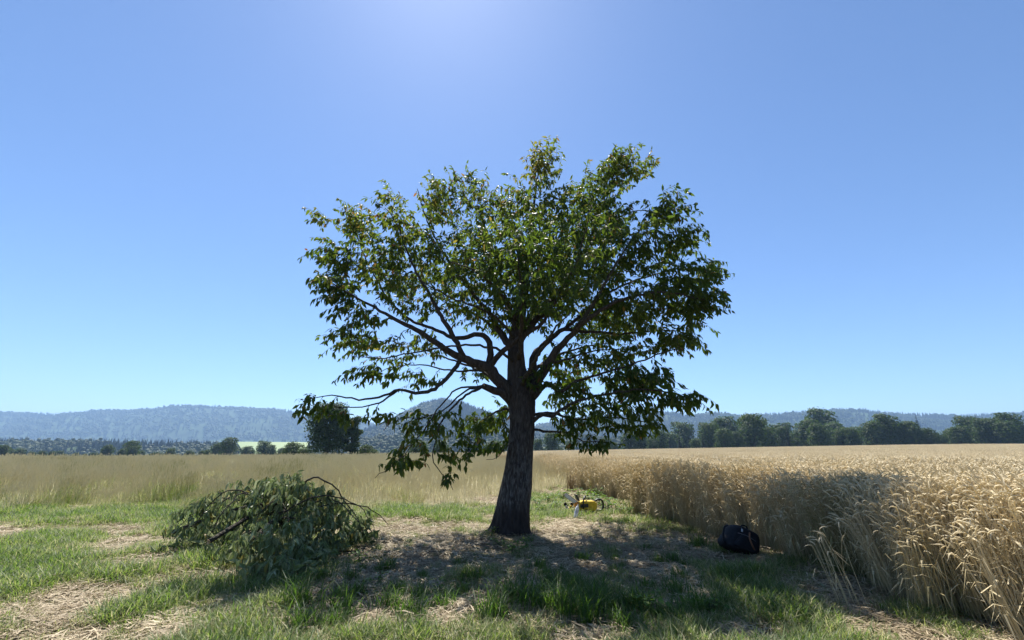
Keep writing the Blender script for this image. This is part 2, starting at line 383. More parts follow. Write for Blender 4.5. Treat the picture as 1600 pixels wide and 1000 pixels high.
def spruce(h, seed):
    r = np.random.default_rng(seed); b = MB(); t = MB()
    t.add(*tube([(0, 0, -.3), (0, 0, h)], [h * .018, h * .002], 7))
    for k in range(26):
        z = h * (.08 + .9 * k / 26); rr = h * .2 * (1 - k / 27) ** .85
        for j in range(11):
            a = r.uniform(0, 6.28); q = rr * r.uniform(.7, 1.15); wv = q * .28; dr = -q * r.uniform(.15, .45)
            e = np.array((math.cos(a), math.sin(a), 0)); s = np.array((-e[1], e[0], 0)); o = np.array((0, 0, z))
            b.add([o, o + e * q * .6 + s * wv + (0, 0, dr * .5), o + e * q + (0, 0, dr), o + e * q * .6 - s * wv + (0, 0, dr * .5 - .1)], [(0, 1, 2, 3)], r.random())
    return b.build('crown', M['conifer']), t.build('trunk', M['twig'])
def plant_tree(name, meshes, loc, label, cat='tree', group=None, rz=0, s=(1, 1, 1)):
    t = thing(name, loc, label, cat, group, rz); t.scale = s
    link('trunk', meshes[1], t); link('crown', meshes[0], t); return t
def ground_at(u, Y): x = px(u, 700, Y)[0]; return (x, Y, float(gz(x, Y)))
plant_tree('broadleaf_tree', broadleaf(11.6, 9.6, 15000, .2, 31, .02, 22), ground_at(511, 92), 'big dense dark green tree standing alone at the far edge of the meadow')
plant_tree('broadleaf_tree', broadleaf(9.6, 4.2, 6000, .18, 32, .02, 14), ground_at(549, 94), 'narrower dark tree close against the right flank of the big dense tree')
bush = [broadleaf(3.2, 5, 2500, .16, 40 + i, .0, 10) for i in range(3)]
for i, (u, Y, s, lab) in enumerate(((572, 96, .85, 'low round bush beside the narrow dark tree'), (585, 104, .62, 'small bush tapering off behind the tall meadow grass'),
                                    (458, 125, 1.3, 'bush in front of the little house by the meadow'), (476, 110, .75, 'low shrub between the little house and the big dense tree'),
                                    (771, 85, .95, 'olive green bush behind the cherry trunk at the meadow edge'), (655, 120, 1.25, 'dark bush beneath the pointed hill behind the hanging branches'),
                                    (690, 125, 1.15, 'dark bush left of the blue-black spruce'))):
    plant_tree('bush', bush[i % 3], ground_at(u, Y), lab, 'bush', 'bushes along the far meadow edge', i * 1.3, (s, s, s))
plant_tree('spruce_tree', spruce(11, 5), ground_at(733, 130), 'dark blue-black spruce standing left of the cherry trunk', 'tree')
plant_tree('spruce_tree', spruce(9.5, 6), ground_at(744, 134), 'second smaller dark spruce right behind the first one', 'tree')
fv = [broadleaf(18, 14, 2600, .55, 60 + i, .05, 16) for i in range(5)]; fs = [spruce(22, 70), spruce(22, 71)]
rr = np.random.default_rng(11); row = []
for u in np.arange(845, 1720, 17.0):
    row.append((u + rr.uniform(-6, 6), rr.uniform(235, 265), 0))
for u in np.arange(1000, 1720, 19.0):
    row.append((u + rr.uniform(-6, 6), rr.uniform(300, 330), 1))
for u in list(np.arange(-60, 452, 13.0)):
    row.append((u + rr.uniform(-6, 6), rr.uniform(240, 300), 2))
for i, (u, Y, k) in enumerate(row):
    hh = np.interp(u, [840, 900, 970, 1040, 1090, 1152, 1300, 1700], [.62, .55, .68, .78, .85, .98, 1.0, .95]) if k < 2 else rr.uniform(.28, .62)
    x, y, z = ground_at(u, Y); s = hh * rr.choice([.62, .8, .95, 1.05, 1.2]) * rr.uniform(.92, 1.08) * Y / 250 * (1.16 if k == 1 else 1)
    con = rr.random() < .22 and k < 2; s *= .78 if con else 1
    lab = ('dark spruce among the woodland edge trees beyond the wheat field' if con else
           'rounded broadleaf tree in the front row of woodland beyond the wheat field' if k == 0 else
           'taller broadleaf tree in the back row of woodland beyond the wheat field' if k == 1 else
           'distant field tree on the horizon left of the big dense tree')
    rel_h = s * 250 / Y / hh; lab = ('low ' if rel_h < .75 else 'tall ' if rel_h > 1.08 else '') + lab.replace('taller ', '')
    plant_tree('spruce_tree' if con else 'broadleaf_tree', fs[i % 2] if con else fv[i % 5], (x, y, z), lab, 'tree',
               'woodland trees beyond the wheat field' if k < 2 else 'far trees at the left horizon', rr.uniform(0, 6), (s, s, s * rr.uniform(.9, 1.1) * .95))

# little house in the valley, only its upper part shows above the grass
hx, hy, hz = ground_at(464, 150)
ho = thing('house', (hx, hy, hz), 'small pale house with a reddish roof half hidden by the meadow', 'house', rz=.35)
wm = solid('pale_plaster', (.55, .52, .47), .9, .2, scale=2); rmm = solid('clay_roof', (.32, .16, .10), .85, .2, scale=6, noise=.3); gmn = solid('dark_window', (.03, .035, .04), .15, .5); stn = solid('grey_roof_plate', (.34, .33, .32), .7, .3)
b = MB(); b.add(*prism([(-2.6, 0), (2.6, 0), (2.6, .35), (0, 2.0), (-2.6, .35)], -2, 2)); link('wall', b.build('wall', wm), ho)
for sx in (-1, 1):
    b = MB(); V, F = prism([(sx * 3.0, .12), (0, 2.02), (0, 2.2), (sx * 3.0, .3)], -2.3, 2.3); b.add(V, F if sx < 0 else [f[::-1] for f in F])
    o = link('roof', b.build('roof', rmm if sx > 0 else stn), ho)
    if sx > 0: b = MB(); b.add(*box((1.2, 0, 1.9), (.5, .5, 1.1))); link('chimney', b.build('chimney', rmm), o)
b = MB(); b.add(*box((0, -2.02, .75), (.7, .06, .5))); link('window', b.build('window', gmn), ho)

# ------------------------------------------------------------------ cherry tree
Y0 = 9.75
BASE = gpx(803, 833); Y0 = BASE[1]; BASE[2] = float(gz(BASE[0], BASE[1]))
def PT(u, v, d): return px(u, v, Y0 + d)
LEAFX = np.array([0, .33, .7, 1, .33, .7, .33, .7, -.3, 0, 0]); LEAFY = np.array([0, 0, 0, 0, .225, .17, -.225, -.17, 0, .014, -.014])
LEAFF = np.array([(0, 4, 1), (0, 1, 6), (1, 4, 5), (1, 5, 2), (1, 2, 7), (1, 7, 6), (2, 5, 3), (2, 3, 7), (8, 9, 10)])
def leaf_arrays(pos, D, Nn, size, curl, fold, width=1.0):
    n = len(pos); S = np.cross(Nn, D)
    y = LEAFY[None] * np.asarray(width).reshape(-1, 1)
    z = -curl[:, None] * LEAFX[None] ** 2 * np.sign(LEAFX)[None] + fold[:, None] * np.abs(y)
    V = pos[:, None] + size[:, None, None] * (LEAFX[None, :, None] * D[:, None] + y[..., None] * S[:, None] + z[..., None] * Nn[:, None])
    F = (np.arange(n)[:, None, None] * 11 + LEAFF[None]).reshape(-1, 3)
    return V.reshape(-1, 3), F
def norm(a): return a / (np.linalg.norm(a, axis=-1, keepdims=True) + 1e-9)

def grow(limbs, lobes, seed, out_w=.5, droop=.06, sag=0.0):
    """limbs: list of (pts, rad); lobes: (centre xyz, radii xyz, n). returns chains [(pts, rad, limb, tipflag)]"""
    r = np.random.default_rng(seed)
    NP = []; NR = []; NL = []; ND = []
    for li, (p, q) in enumerate(limbs):
        d = np.linalg.norm(np.diff(p, axis=0), axis=1).cumsum()
        for i in range(max(1, len(p) // 5), len(p)): NP.append(p[i]); NR.append(q[i]); NL.append(li); ND.append(d[i - 1])
    A = []
    for c, rad, n in lobes:
        d = norm(r.normal(0, 1, (n, 3))) * (r.random(n) ** .42)[:, None]; A.append(np.array(c) + d * np.array(rad))
    A = np.concatenate(A)
    NPa = np.zeros((len(NP) + len(A) * 14, 3)); n0 = len(NP); NPa[:n0] = NP; NRa = list(NR); NLa = list(NL)
    dmin = np.array([np.min(((NPa[:n0] - a) ** 2).sum(1)) for a in A]); order = np.argsort(dmin)
    core = NPa[:n0].mean(0); chains = []; n = n0
    for ai in order:
        a = A[ai]; dv = a - NPa[:n]; dist = np.sqrt((dv ** 2).sum(1)) + 1e-6
        ow = NPa[:n] - core; ow /= np.linalg.norm(ow, axis=1)[:, None] + 1e-6
        cost = dist * (1 + out_w * (1 - (dv * ow).sum(1) / dist))
        k = int(np.argmin(cost)); L_ = dist[k]
        if L_ < .07: continue
        m = max(3, min(9, int(L_ / .14) + 2)); t = np.linspace(0, 1, m)[:, None]
        o1 = norm(ow[k] + r.normal(0, .5, 3) + (0, 0, .25)) * L_ * .35
        p = (1 - t) ** 2 * NPa[k] + 2 * t * (1 - t) * (NPa[k] + o1) + t * t * a
        p[1:-1] += r.normal(0, .012 + .012 * L_, (m - 2, 3)); p[:, 2] -= sag * L_ * (t[:, 0] ** 2)
        r0 = min(NRa[k] * .75, .004 + .006 * L_ + .002)
        q = np.linspace(r0, .0022, m)
        chains.append((p, q, NLa[k]))
        NPa[n:n + m - 1] = p[1:]; NRa += list(q[1:]); NLa += [NLa[k]] * (m - 1); n += m - 1
    return chains

def leaves_on(chains, r, reach=.6, step=.042, size=.115, down=.55, jitter=.35, dens=None):
    P_, D_, N_ = [], [], []
    for p, q, li in chains:
        seg = np.linalg.norm(np.diff(p, axis=0), axis=1); cum = np.concatenate([[0], seg.cumsum()]); tot = cum[-1]
        st = step * (1 if dens is None else dens(p[-1]))
        ss = np.arange(max(.04, tot - reach) , tot, st); ss = ss + r.uniform(-.015, .015, len(ss)); ss = np.append(ss, [tot, tot, tot])
        ss = np.clip(ss, 0, tot)
        X = np.stack([np.interp(ss, cum, p[:, c]) for c in range(3)], -1)
        T = norm(p[-1] - p[-3]) if len(p) > 2 else norm(p[-1] - p[0])
        s = norm(np.cross(T, (0, 0, 1.)) + 1e-4)
        sd = np.where(np.arange(len(ss)) % 2, 1, -1)[:, None] * r.uniform(.4, 1.1, (len(ss), 1))
        D = norm(T * r.uniform(.3, .9, (len(ss), 1)) + s * sd + np.array((0, 0, -1.)) * (down * r.uniform(.3, 1.6, (len(ss), 1))) + r.normal(0, jitter, (len(ss), 3)))
        Nn = np.array((0, 0, 1.)) + r.normal(0, .55, (len(ss), 3)) + T * .3; Nn = norm(Nn - D * (Nn * D).sum(1)[:, None])
        P_.append(X + D * .012); D_.append(D); N_.append(Nn)
    P_, D_, N_ = map(np.concatenate, (P_, D_, N_)); n = len(P_)
    return P_, D_, N_, size * np.clip(r.normal(1, .28, n), .4, 1.6), r.uniform(.1, .55, n), r.uniform(.15, .6, n)

TRUNK = [(799, 838, .0, .42), (800, 826, 0, .385), (802, 806, 0, .36), (804, 785, 0, .345), (808, 755, 0, .325), (811, 725, 0, .295), (814, 695, 0, .275), (816, 660, 0, .28), (815, 628, 0, .305), (811, 598, .02, .27), (807, 570, .02, .205), (806, 535, .03, .18), (812, 495, .05, .145), (819, 455, .08, .11), (822, 428, .09, .095)]
LIMB = {
 'leader': ([(818, 462, .08), (821, 430, .09), (825, 400, .1), (832, 340, .1), (839, 285, .1), (845, 236, .1)], .11, .008),
 'l1': ([(802, 618, -.05), (780, 594, -.12), (763, 575, -.2), (745, 569, -.3), (724, 560, -.4), (702, 550, -.5), (680, 535, -.7), (650, 515, -.9), (618, 500, -1.1), (585, 480, -1.3), (550, 460, -1.5), (515, 440, -1.6)], .14, .012),
 'l1b': ([(726, 560, -.4), (703, 516, -.5), (689, 493, -.6), (672, 462, -.6), (650, 425, -.5), (635, 390, -.4), (620, 350, -.3), (602, 325, -.2)], .06, .01),
 'l1c': ([(722, 561, -.4), (697, 592, -.7), (680, 607, -.9), (660, 613, -1.1), (640, 613, -1.2), (624, 608, -1.3), (592, 621, -1.5), (560, 625, -1.7), (531, 619, -1.8), (505, 619, -1.9), (480, 624, -2)], .05, .006),
 'l1d': ([(624, 608, -1.3), (600, 626, -1.35), (587, 631, -1.4), (566, 636, -1.5), (531, 636, -1.6), (514, 632, -1.7), (490, 640, -1.7)], .02, .005),
 'l2': ([(764, 572, -.2), (767, 545, -.2), (761, 528, -.25), (750, 522, -.3), (724, 528, -.2), (709, 528, -.1), (680, 515, .1), (641, 499, .3), (612, 473, .5), (590, 440, .7), (570, 400, .8), (555, 360, .8), (550, 335, .8)], .075, .01),
 'l3': ([(764, 574, -.2), (780, 555, -.38), (795, 541, -.45), (823, 521, -.6), (847, 506, -.8), (858, 486, -.9), (880, 450, -1.1), (900, 410, -1.3), (915, 360, -1.4), (925, 320, -1.4)], .07, .01),
 'l4': ([(806, 552, .05), (788, 528, .2), (775, 508, .3), (768, 493, .4), (746, 468, .6), (724, 438, .8), (699, 405, 1), (677, 366, 1.2), (660, 325, 1.2), (652, 295, 1.2)], .09, .01),
 'l4b': ([(808, 520, .1), (796, 490, .6), (780, 450, 1.2), (766, 400, 1.5), (755, 345, 1.6), (750, 310, 1.6)], .06, .01),
 'l5': ([(800, 630, -.05), (782, 612, -.2), (766, 607, -.35), (755, 603, -.45)], .10, .062),
 'l5a': ([(758, 604, -.43), (746, 607, -.6), (728, 610, -.8), (714, 621, -1), (698, 638, -1.2), (672, 650, -1.4), (656, 653, -1.5), (632, 653, -1.7), (608, 663, -1.8)], .026, .005),
 'l5b': ([(757, 605, -.43), (733, 614, -.9), (714, 630, -1.2), (698, 646, -1.4), (688, 664, -1.6), (680, 690, -1.7), (678, 722, -1.8), (698, 749, -1.9), (708, 766, -1.9)], .028, .005),
 'l5c': ([(758, 602, -.43), (730, 605, -.7), (712, 609, -.9), (698, 624, -1.1), (678, 646, -1.4), (664, 669, -1.6), (645, 695, -1.8), (624, 718, -2), (602, 735, -2.1), (586, 747, -2.2)], .022, .005),
 'l6': ([(808, 640, .2), (785, 640, .6), (765, 650, .9), (745, 665, 1.2), (730, 680, 1.4)], .04, .008),
 'l7': ([(802, 690, -.2), (787, 701, -.4), (779, 714, -.45), (760, 718, -.5)], .013, .005),
 'l8': ([(790, 600, .1), (770, 590, .5), (740, 575, .9), (700, 560, 1.3), (655, 545, 1.6), (610, 540, 1.8)], .05, .008),
 'r1': ([(824, 612, .05), (832, 580, .1), (833, 562, .15), (838, 550, .2), (852, 537, .25), (867, 524, .3), (882, 515, .3), (900, 517, .3), (930, 519, .3), (963, 522, .4), (1000, 520, .5), (1040, 515, .6), (1080, 522, .7)], .105, .01),
 'r1b': ([(882, 515, .3), (910, 490, .6), (940, 465, .9), (975, 445, 1.1), (1020, 430, 1.2), (1060, 420, 1.2), (1085, 425, 1.2)], .05, .01),
 'r2': ([(828, 618, -.1), (843, 590, -.2), (856, 570, -.35), (867, 552, -.45), (878, 539, -.55), (900, 515, -.7), (930, 490, -.9), (965, 470, -1.1), (1005, 460, -1.3), (1050, 458, -1.4), (1100, 468, -1.5)], .12, .01),
 'r2b': ([(900, 515, -.7), (930, 470, -.8), (955, 425, -.8), (980, 385, -.7), (1010, 350, -.6), (1045, 330, -.5)], .05, .01),
 'r3': ([(834, 622, -.15), (854, 601, -.3), (869, 609, -.4), (882, 609, -.5), (900, 596, -.6), (925, 588, -.8), (960, 578, -1), (1000, 565, -1.2), (1040, 550, -1.3), (1070, 545, -1.4)], .055, .008),
 'r4': ([(826, 662, -.1), (847, 647, -.3), (862, 650, -.4), (880, 638, -.6), (905, 625, -.8), (940, 618, -1), (980, 610, -1.2), (1020, 610, -1.3), (1060, 617, -1.4), (1080, 625, -1.4)], .05, .008),
 'r5': ([(826, 670, 0), (859, 674, -.1), (892, 677, -.2), (910, 690, -.3), (940, 690, -.4), (970, 695, -.5)], .03, .006),
 'r5b': ([(828, 648, .15), (862, 645, .3), (900, 655, .4), (940, 652, .3), (980, 655, .3), (1020, 662, .3), (1040, 672, .3)], .035, .006),
 'r6': ([(815, 528, .1), (830, 506, .2), (847, 493, .3), (858, 484, .4), (890, 440, .6), (915, 390, .8), (935, 340, .9), (955, 290, .9), (962, 258, .9)], .085, .01),
 'r6b': ([(915, 390, .8), (950, 350, 1.3), (990, 330, 1.5), (1025, 330, 1.6)], .035, .008),
 'l9': ([(803, 565, -.1), (775, 545, -.5), (735, 540, -.8), (690, 543, -1.1), (640, 552, -1.4), (590, 560, -1.6), (548, 556, -1.7)], .035, .006),
 'l10': ([(766, 572, -.2), (735, 580, -.1), (700, 578, .1), (655, 570, .3), (610, 575, .5), (570, 590, .6)], .03, .006),
 'l11': ([(804, 530, -.1), (780, 500, -.5), (745, 480, -.9), (705, 465, -1.2), (660, 440, -1.4), (620, 425, -1.5)], .035, .007),
 'r7': ([(812, 515, 0), (840, 480, -.4), (875, 465, -.8), (920, 450, -1.1), (970, 425, -1.3)], .035, .007),
 'r8': ([(858, 568, -.35), (890, 560, -.2), (930, 548, 0), (980, 545, .2), (1030, 540, .4)], .03, .006),
 'b1': ([(811, 540, .1), (825, 505, .9), (850, 480, 1.7), (880, 460, 2.6), (910, 450, 3.5)], .07, .01),
 'b3': ([(816, 600, .15), (845, 570, 1.1), (885, 550, 2), (925, 540, 2.8), (960, 535, 3.5)], .06, .01),
 'b4': ([(812, 560, .1), (800, 530, 1.2), (790, 500, 2.2), (785, 480, 3.2)], .05, .01),
 'b2': ([(807, 560, .2), (780, 520, .9), (740, 490, 1.6), (700, 470, 2.4), (660, 455, 3.2)], .06, .01),
 'f1': ([(811, 560, -.2), (815, 510, -.8), (815, 460, -1.4), (810, 410, -1.8), (805, 375, -2.0)], .055, .01),
 'f2': ([(816, 600, -.3), (832, 570, -1), (850, 540, -1.7), (870, 510, -2.2), (890, 490, -2.6)], .05, .01),
 'f3': ([(806, 500, -.15), (790, 470, -.8), (765, 440, -1.4), (735, 420, -2), (705, 410, -2.3)], .05, .01),
}
LOBES = [  # u, v, ru, rv, depth, rdepth, twigs
 (846, 258, 40, 38, .1, .6, 40), (842, 335, 68, 55, 0, 1.4, 130), (965, 272, 45, 34, .8, .8, 70), (945, 340, 55, 50, .6, 1.2, 100), (1035, 330, 40, 24, -.4, .8, 50),
 (992, 395, 72, 45, -.1, 1.6, 140), (1066, 378, 28, 16, -.2, .8, 32), (905, 415, 85, 60, .1, 2.3, 170), (820, 420, 70, 65, -.4, 2.2, 140), (1060, 448, 56, 34, -.5, 1.4, 95), (1098, 468, 30, 18, -1.3, .7, 30),
 (1005, 485, 75, 32, -.3, 1.7, 110), (930, 480, 50, 30, .2, 2, 50), (1050, 532, 38, 18, -.4, 1, 40), (960, 550, 60, 28, 0, 1.5, 55), (1000, 592, 60, 22, -.8, 1, 55), (1055, 622, 36, 16, -1.3, .6, 26),
 (960, 640, 74, 32, -.4, 1.4, 60), (900, 660, 45, 28, -.1, 1, 32), (1005, 668, 35, 14, .1, .6, 24), (885, 615, 40, 30, .3, 1.3, 40), (930, 694, 40, 10, -.3, .5, 16),
 (755, 340, 55, 45, .8, 1.4, 90), (688, 318, 42, 38, 1.0, 1.0, 66), (690, 395, 65, 55, .5, 1.9, 115), (745, 430, 55, 50, 0, 2, 80), (625, 345, 38, 36, 0, 1.1, 56), (562, 352, 38, 34, .6, .9, 52),
 (600, 415, 62, 45, -.1, 1.6, 115), (530, 405, 36, 24, -.6, .8, 38), (525, 450, 36, 22, -1.4, .7, 38), (640, 465, 50, 30, -.4, 1.4, 45), (570, 490, 40, 16, -1.0, .8, 20), (555, 528, 38, 22, -.2, .9, 36),
 (610, 550, 45, 20, .2, 1.4, 22), (670, 540, 40, 22, .8, 1.2, 20), (640, 590, 50, 14, -.6, 1, 10), (575, 580, 30, 14, -.6, .6, 10), (745, 580, 30, 22, .9, .5, 10), (488, 632, 30, 17, -1.85, .35, 20), (535, 650, 22, 10, -1.6, .3, 7), (590, 648, 22, 8, -1.5, .4, 6),
 (695, 672, 60, 28, -1.4, .8, 26), (757, 660, 36, 26, .9, .7, 42), (790, 640, 20, 30, .9, .5, 14), (660, 702, 44, 20, -1.7, .5, 16), (618, 722, 26, 9, -2, .3, 8), (697, 742, 16, 12, -1.9, .25, 7), (765, 700, 22, 14, -.3, .4, 9), (840, 590, 20, 25, -.5, .3, 10),
 (820, 500, 50, 25, .2, 1.8, 30), (770, 490, 45, 28, .5, 1.8, 40),
 (770, 395, 60, 50, -.2, 2.0, 90), (865, 470, 55, 35, .2, 2.0, 70), (715, 475, 45, 30, .6, 1.6, 40), (905, 320, 45, 40, .6, 1.2, 50), (790, 320, 45, 40, .6, 1.2, 50), (1100, 425, 24, 20, .2, .7, 24), (650, 400, 55, 45, .8, 1.4, 60), (880, 560, 40, 30, .8, 1.2, 30), (1080, 500, 26, 10, -.4, .7, 10), (1010, 262, 18, 10, .8, .4, 10), (505, 345, 14, 14, .4, .4, 8), (730, 295, 50, 14, 1.1, .7, 24), (800, 680, 22, 25, .8, .5, 16), (640, 655, 34, 18, -1.4, .5, 14), (720, 705, 30, 20, -1.2, .5, 10),
 (925, 300, 42, 38, .8, 1, 42), (965, 252, 34, 16, .8, .6, 18),
 (880, 420, 110, 75, 2.7, 1.5, 130), (770, 410, 100, 75, 2.6, 1.4, 75), (950, 500, 75, 45, 2.6, 1.4, 90), (900, 585, 60, 25, 2.6, 1.1, 25), (700, 440, 70, 50, 2.8, 1.1, 30), (850, 420, 95, 65, -2.2, 1.1, 80), (930, 360, 70, 55, 2.0, 1.2, 70), (640, 440, 50, 40, 2.4, 1, 16), (985, 605, 45, 20, 1.6, 1, 22)]
PXM = 72.0
tree = thing('cherry_tree', BASE, 'large old cherry tree with spreading crown and dark trunk in the meadow', 'tree')
def rel(p): return np.asarray(p) - BASE
tp = np.array([PT(u, v, d) for u, v, d, q in TRUNK]); tr = np.array([q * .94 for *_, q in TRUNK])
sp4, prm = spline(np.column_stack([tp, tr]), .07); tpts, trad = sp4[:, :3], sp4[:, 3]
def bark_fn(i, a):
    h = i * .07; fl = math.exp(-h / .35)
    tw = a + .35 * h
    return (1 + fl * (.30 * max(0, math.sin(3 * a + .6)) ** 1.5 + .22 * max(0, math.sin(5 * a + 1.1)) ** 2 - .05) + .16 * (vnoise(a * 1.6 + 11, h * 1.3) - .5) + .035 * math.sin(7 * tw + 1.3 * math.sin(h * 2)) + .03 * math.sin(17 * tw + 3 * math.sin(h * 3.1)) + .05 * (vnoise(a * 6, h * 2.2) - .5) + .05 * (vnoise(a * 14 + 40, h * 7) - .5))
V, F = tube(rel(tpts), trad, 56, True, bark_fn)
trunk = link('trunk', mesh('trunk', V, F, M['bark'], smooth=True), tree)
limbs = []; lnames = list(LIMB)
for nm in lnames:
    pts, r0, r1 = LIMB[nm]
    P = np.array([PT(*q) for q in pts]); s, t = spline(P, .10); s[1:-1] += rng.normal(0, .009, (len(s) - 2, 3))
    limbs.append((s, r1 + (r0 - r1) * (1 - t) ** 1.25))
limbs_all = limbs
lob3 = []
for u, v, ru, rv, d, rd, n in LOBES:
    c = PT(u, v, d); lob3.append((c, (ru * .99 / PXM, rd, rv * .99 / PXM), int(n * (1.75 if u < 800 else 1.95))))
chains = grow(limbs_all, lob3, 5)
# long shoots reaching out of the crown
er = np.random.default_rng(77); ext = []
for p, q, li in chains:
    v_ = (p[-1] - np.array((.1, Y0 + .2, 5.6))) / (4.3, 3.6, 3.7)
    if np.linalg.norm(v_) > .86 and er.random() < (.5 if p[-1][0] < 1.6 else .36) and p[-1][2] > 2.5:
        o_ = norm(np.array((v_[0] * 4, v_[1] * 3.5, v_[2] * 2.5))); Ls = er.uniform(.14, .36) + .25 * er.random() * sstep(.3, .7, v_[2])
        top = sstep(.25, .7, v_[2]) * (1 if p[-1][0] < 1.6 else .45)
        d_ = norm(o_ * .8 + np.array((0, 0, 1.1 * top + .1)) + er.normal(0, .22, 3))
        t_ = np.linspace(0, 1, 5)[:, None]; ext.append((p[-1] + d_ * Ls * t_ - np.array((0, 0, .35 * Ls * (1 - .8 * float(top)))) * t_ ** 2, np.linspace(.0035, .0018, 5), li))
BM = [MB() for _ in limbs_all]
for i, (p, q) in enumerate(limbs):
    big = q[0] > .05
    kk = 12 if big else 8
    f_ = (lambda i_, a: 1 + .16 * (vnoise(a * 3 + 7, i_ * .35) - .5) + .1 * (vnoise(a * 2, i_ * .12) - .5)) if big else None
    BM[i].add(*tube(rel(p), q, kk, True, f_))
for p, q, li in chains + ext: BM[li].add(*tube(rel(p), q, 4, False))
for i, b in enumerate(BM):
    if b.n:
        o = link('branch', b.build('branch', M['bark'] if (i < len(limbs) and limbs[i][1][0] > .05) else M['twig'], True), tree)
        if i < len(limbs) and lnames[i] == 'l5':
            e = limbs[i][0][-1]; d = norm(limbs[i][0][-1] - limbs[i][0][-3])
            V, F = tube(np.array([rel(e) - d * .01, rel(e) + d * .012]), [.056, .055], 12)
            c = link('cut_face', mesh('cut_face', V, F, M['cutwood']), o); c['label'] = 'pale sawn end of a removed branch'
lr = np.random.default_rng(12)
cx = px(800, 500, Y0)[0]
LX = leaves_on(ext, lr, .6, .05, .115, .7, .3)
LP, LD, LN, LS, LC, LFo = leaves_on(chains, lr, .6, .036, .118, .95, .32, lambda e: 1.0 if e[0] > 0 else 1.12)
LP, LD, LN, LS, LC, LFo = (np.concatenate(q_) for q_ in zip((LP, LD, LN, LS, LC, LFo), LX))
n = len(LP)
edge = sstep(.2, -2.5, LP[:, 0]) * .12 + sstep(6.2, 8.8, LP[:, 2]) * .16 + .22 * sstep(7.2, 9, LP[:, 2]) * np.exp(-((LP[:, 0] - .4) / .8) ** 2)
LT = np.clip(lr.beta(2, 3.2, n) * .7 + edge + (vnoise(LP[:, 0] * 1.3, LP[:, 2] * 1.3 + LP[:, 1]) - .5) * .3, 0, .8)
rust = lr.random(n) < .025 + edge * .25; LT[rust] = lr.uniform(.82, 1, rust.sum())
crown = None
# the 300 leaves that show largest are single leaves, the rest one part
vis = np.hypot(LP[:, 0] / LP[:, 1], 0) < .52
dcam = np.linalg.norm(LP - np.array((0, 0, CAMZ)), axis=1) / LS * .1; dcam[~vis] = 99
near = np.argsort(dcam)[:290]; mask = np.ones(n, bool); mask[near] = False
V, F = leaf_arrays(rel(LP[mask]), LD[mask], LN[mask], LS[mask], LC[mask], LFo[mask], lr.uniform(.72, 1.0, mask.sum()))
crown = tag(link('crown', mesh('crown', V, F, M['leaf'], np.repeat(LT[mask], 11)), tree), kind='stuff')
lv = []
for k in range(5):
    V, F = leaf_arrays(np.zeros((1, 3)), np.array([[1., 0, 0]]), np.array([[0, 0, 1.]]), np.ones(1), np.array([.15 + .1 * k]), np.array([.5 - .08 * k]))
    lv.append(mesh('leaf', V, F, M['leaf'], np.full(11, (.1, .25, .4, .55, .7)[k])))
for i in near:
    S = np.cross(LN[i], LD[i]); mtx = Matrix(((LD[i][0], S[0], LN[i][0]), (LD[i][1], S[1], LN[i][1]), (LD[i][2], S[2], LN[i][2])))
    o = link('leaf', lv[int(np.clip(LT[i] * 6, 0, 4))], crown); o.location = rel(LP[i]); o.rotation_mode = 'QUATERNION'; o.rotation_quaternion = mtx.to_quaternion(); o.scale = (LS[i],) * 3
print('twigs', len(chains), 'leaves', n)

# ------------------------------------------------------------------ heap of cut, wilting branches
pb = gpx(440, 880); pb[2] = float(gz(pb[0], pb[1]))
pile = thing('brush_pile', pb, 'heap of cut leafy branches wilting grey-green on the grass', 'branch pile')
pr = np.random.default_rng(21)
def G(u, v, h, dy=0):
    q = gpx(u, v); return np.array((q[0], q[1] + dy, float(gz(q[0], q[1])) + h))
plimb = []
arch = np.array([px(440, 800, 8.6), px(462, 768, 8.55), px(480, 750, 8.5), px(497, 747, 8.45), px(518, 756, 8.4), px(535, 775, 8.35), px(552, 802, 8.3), px(568, 825, 8.3)])
plimb.append((arch, .022, .007))
pc = np.array((pb[0] - .7, pb[1] + 1.0, .15))
for k in range(16):
    a = 2 * math.pi * k / 16 + pr.uniform(-.2, .2); Lr = pr.uniform(1.0, 1.75); hh = pr.uniform(.45, 1.0)
    e = np.array((math.cos(a) * Lr * 1.15, math.sin(a) * Lr * .7, 0)); w_ = np.array((-e[1], e[0], 0)) * pr.uniform(-.25, .25)
    plimb.append((np.array([pc - e * .3 + (0, 0, .05), pc + e * .2 + w_ + (0, 0, hh * .6), pc + e * .55 + w_ + (0, 0, hh * .85), pc + e * .85 + (0, 0, hh * .6), pc + e * 1.02 + (0, 0, hh * .2)]), .017, .005))
pl = []
for P, r0, r1 in plimb:
    s, t = spline(P, .1); s[1:-1] += pr.normal(0, .012, (len(s) - 2, 3)); pl.append((s, r1 + (r0 - r1) * (1 - t)))
plobes = []
for (u, v, Yp, ru, rv, ry, n_) in ((450, 785, 8.4, 55, 38, .8, 150), (500, 795, 8.2, 42, 34, .6, 120), (548, 815, 8.3, 30, 26, .4, 60), (465, 835, 7.7, 50, 36, .6, 120), (440, 870, 7.2, 45, 26, .5, 60), (385, 795, 8.4, 65, 50, .9, 150), (315, 830, 8.2, 55, 42, .8, 90), (520, 848, 7.9, 30, 20, .4, 40), (575, 832, 8.5, 12, 16, .2, 14), (390, 860, 7.3, 60, 30, .6, 70), (440, 768, 8.2, 48, 30, .7, 90), (450, 885, 6.7, 38, 22, .4, 55), (425, 850, 6.9, 55, 34, .5, 90), (490, 868, 7.1, 28, 18, .4, 30), (465, 902, 6.3, 26, 16, .3, 36), (428, 896, 6.3, 40, 22, .3, 50), (470, 762, 8.3, 30, 18, .4, 40)):
    plobes.append((px(u, v, Yp), (ru / 80, ry, rv / 80), n_))
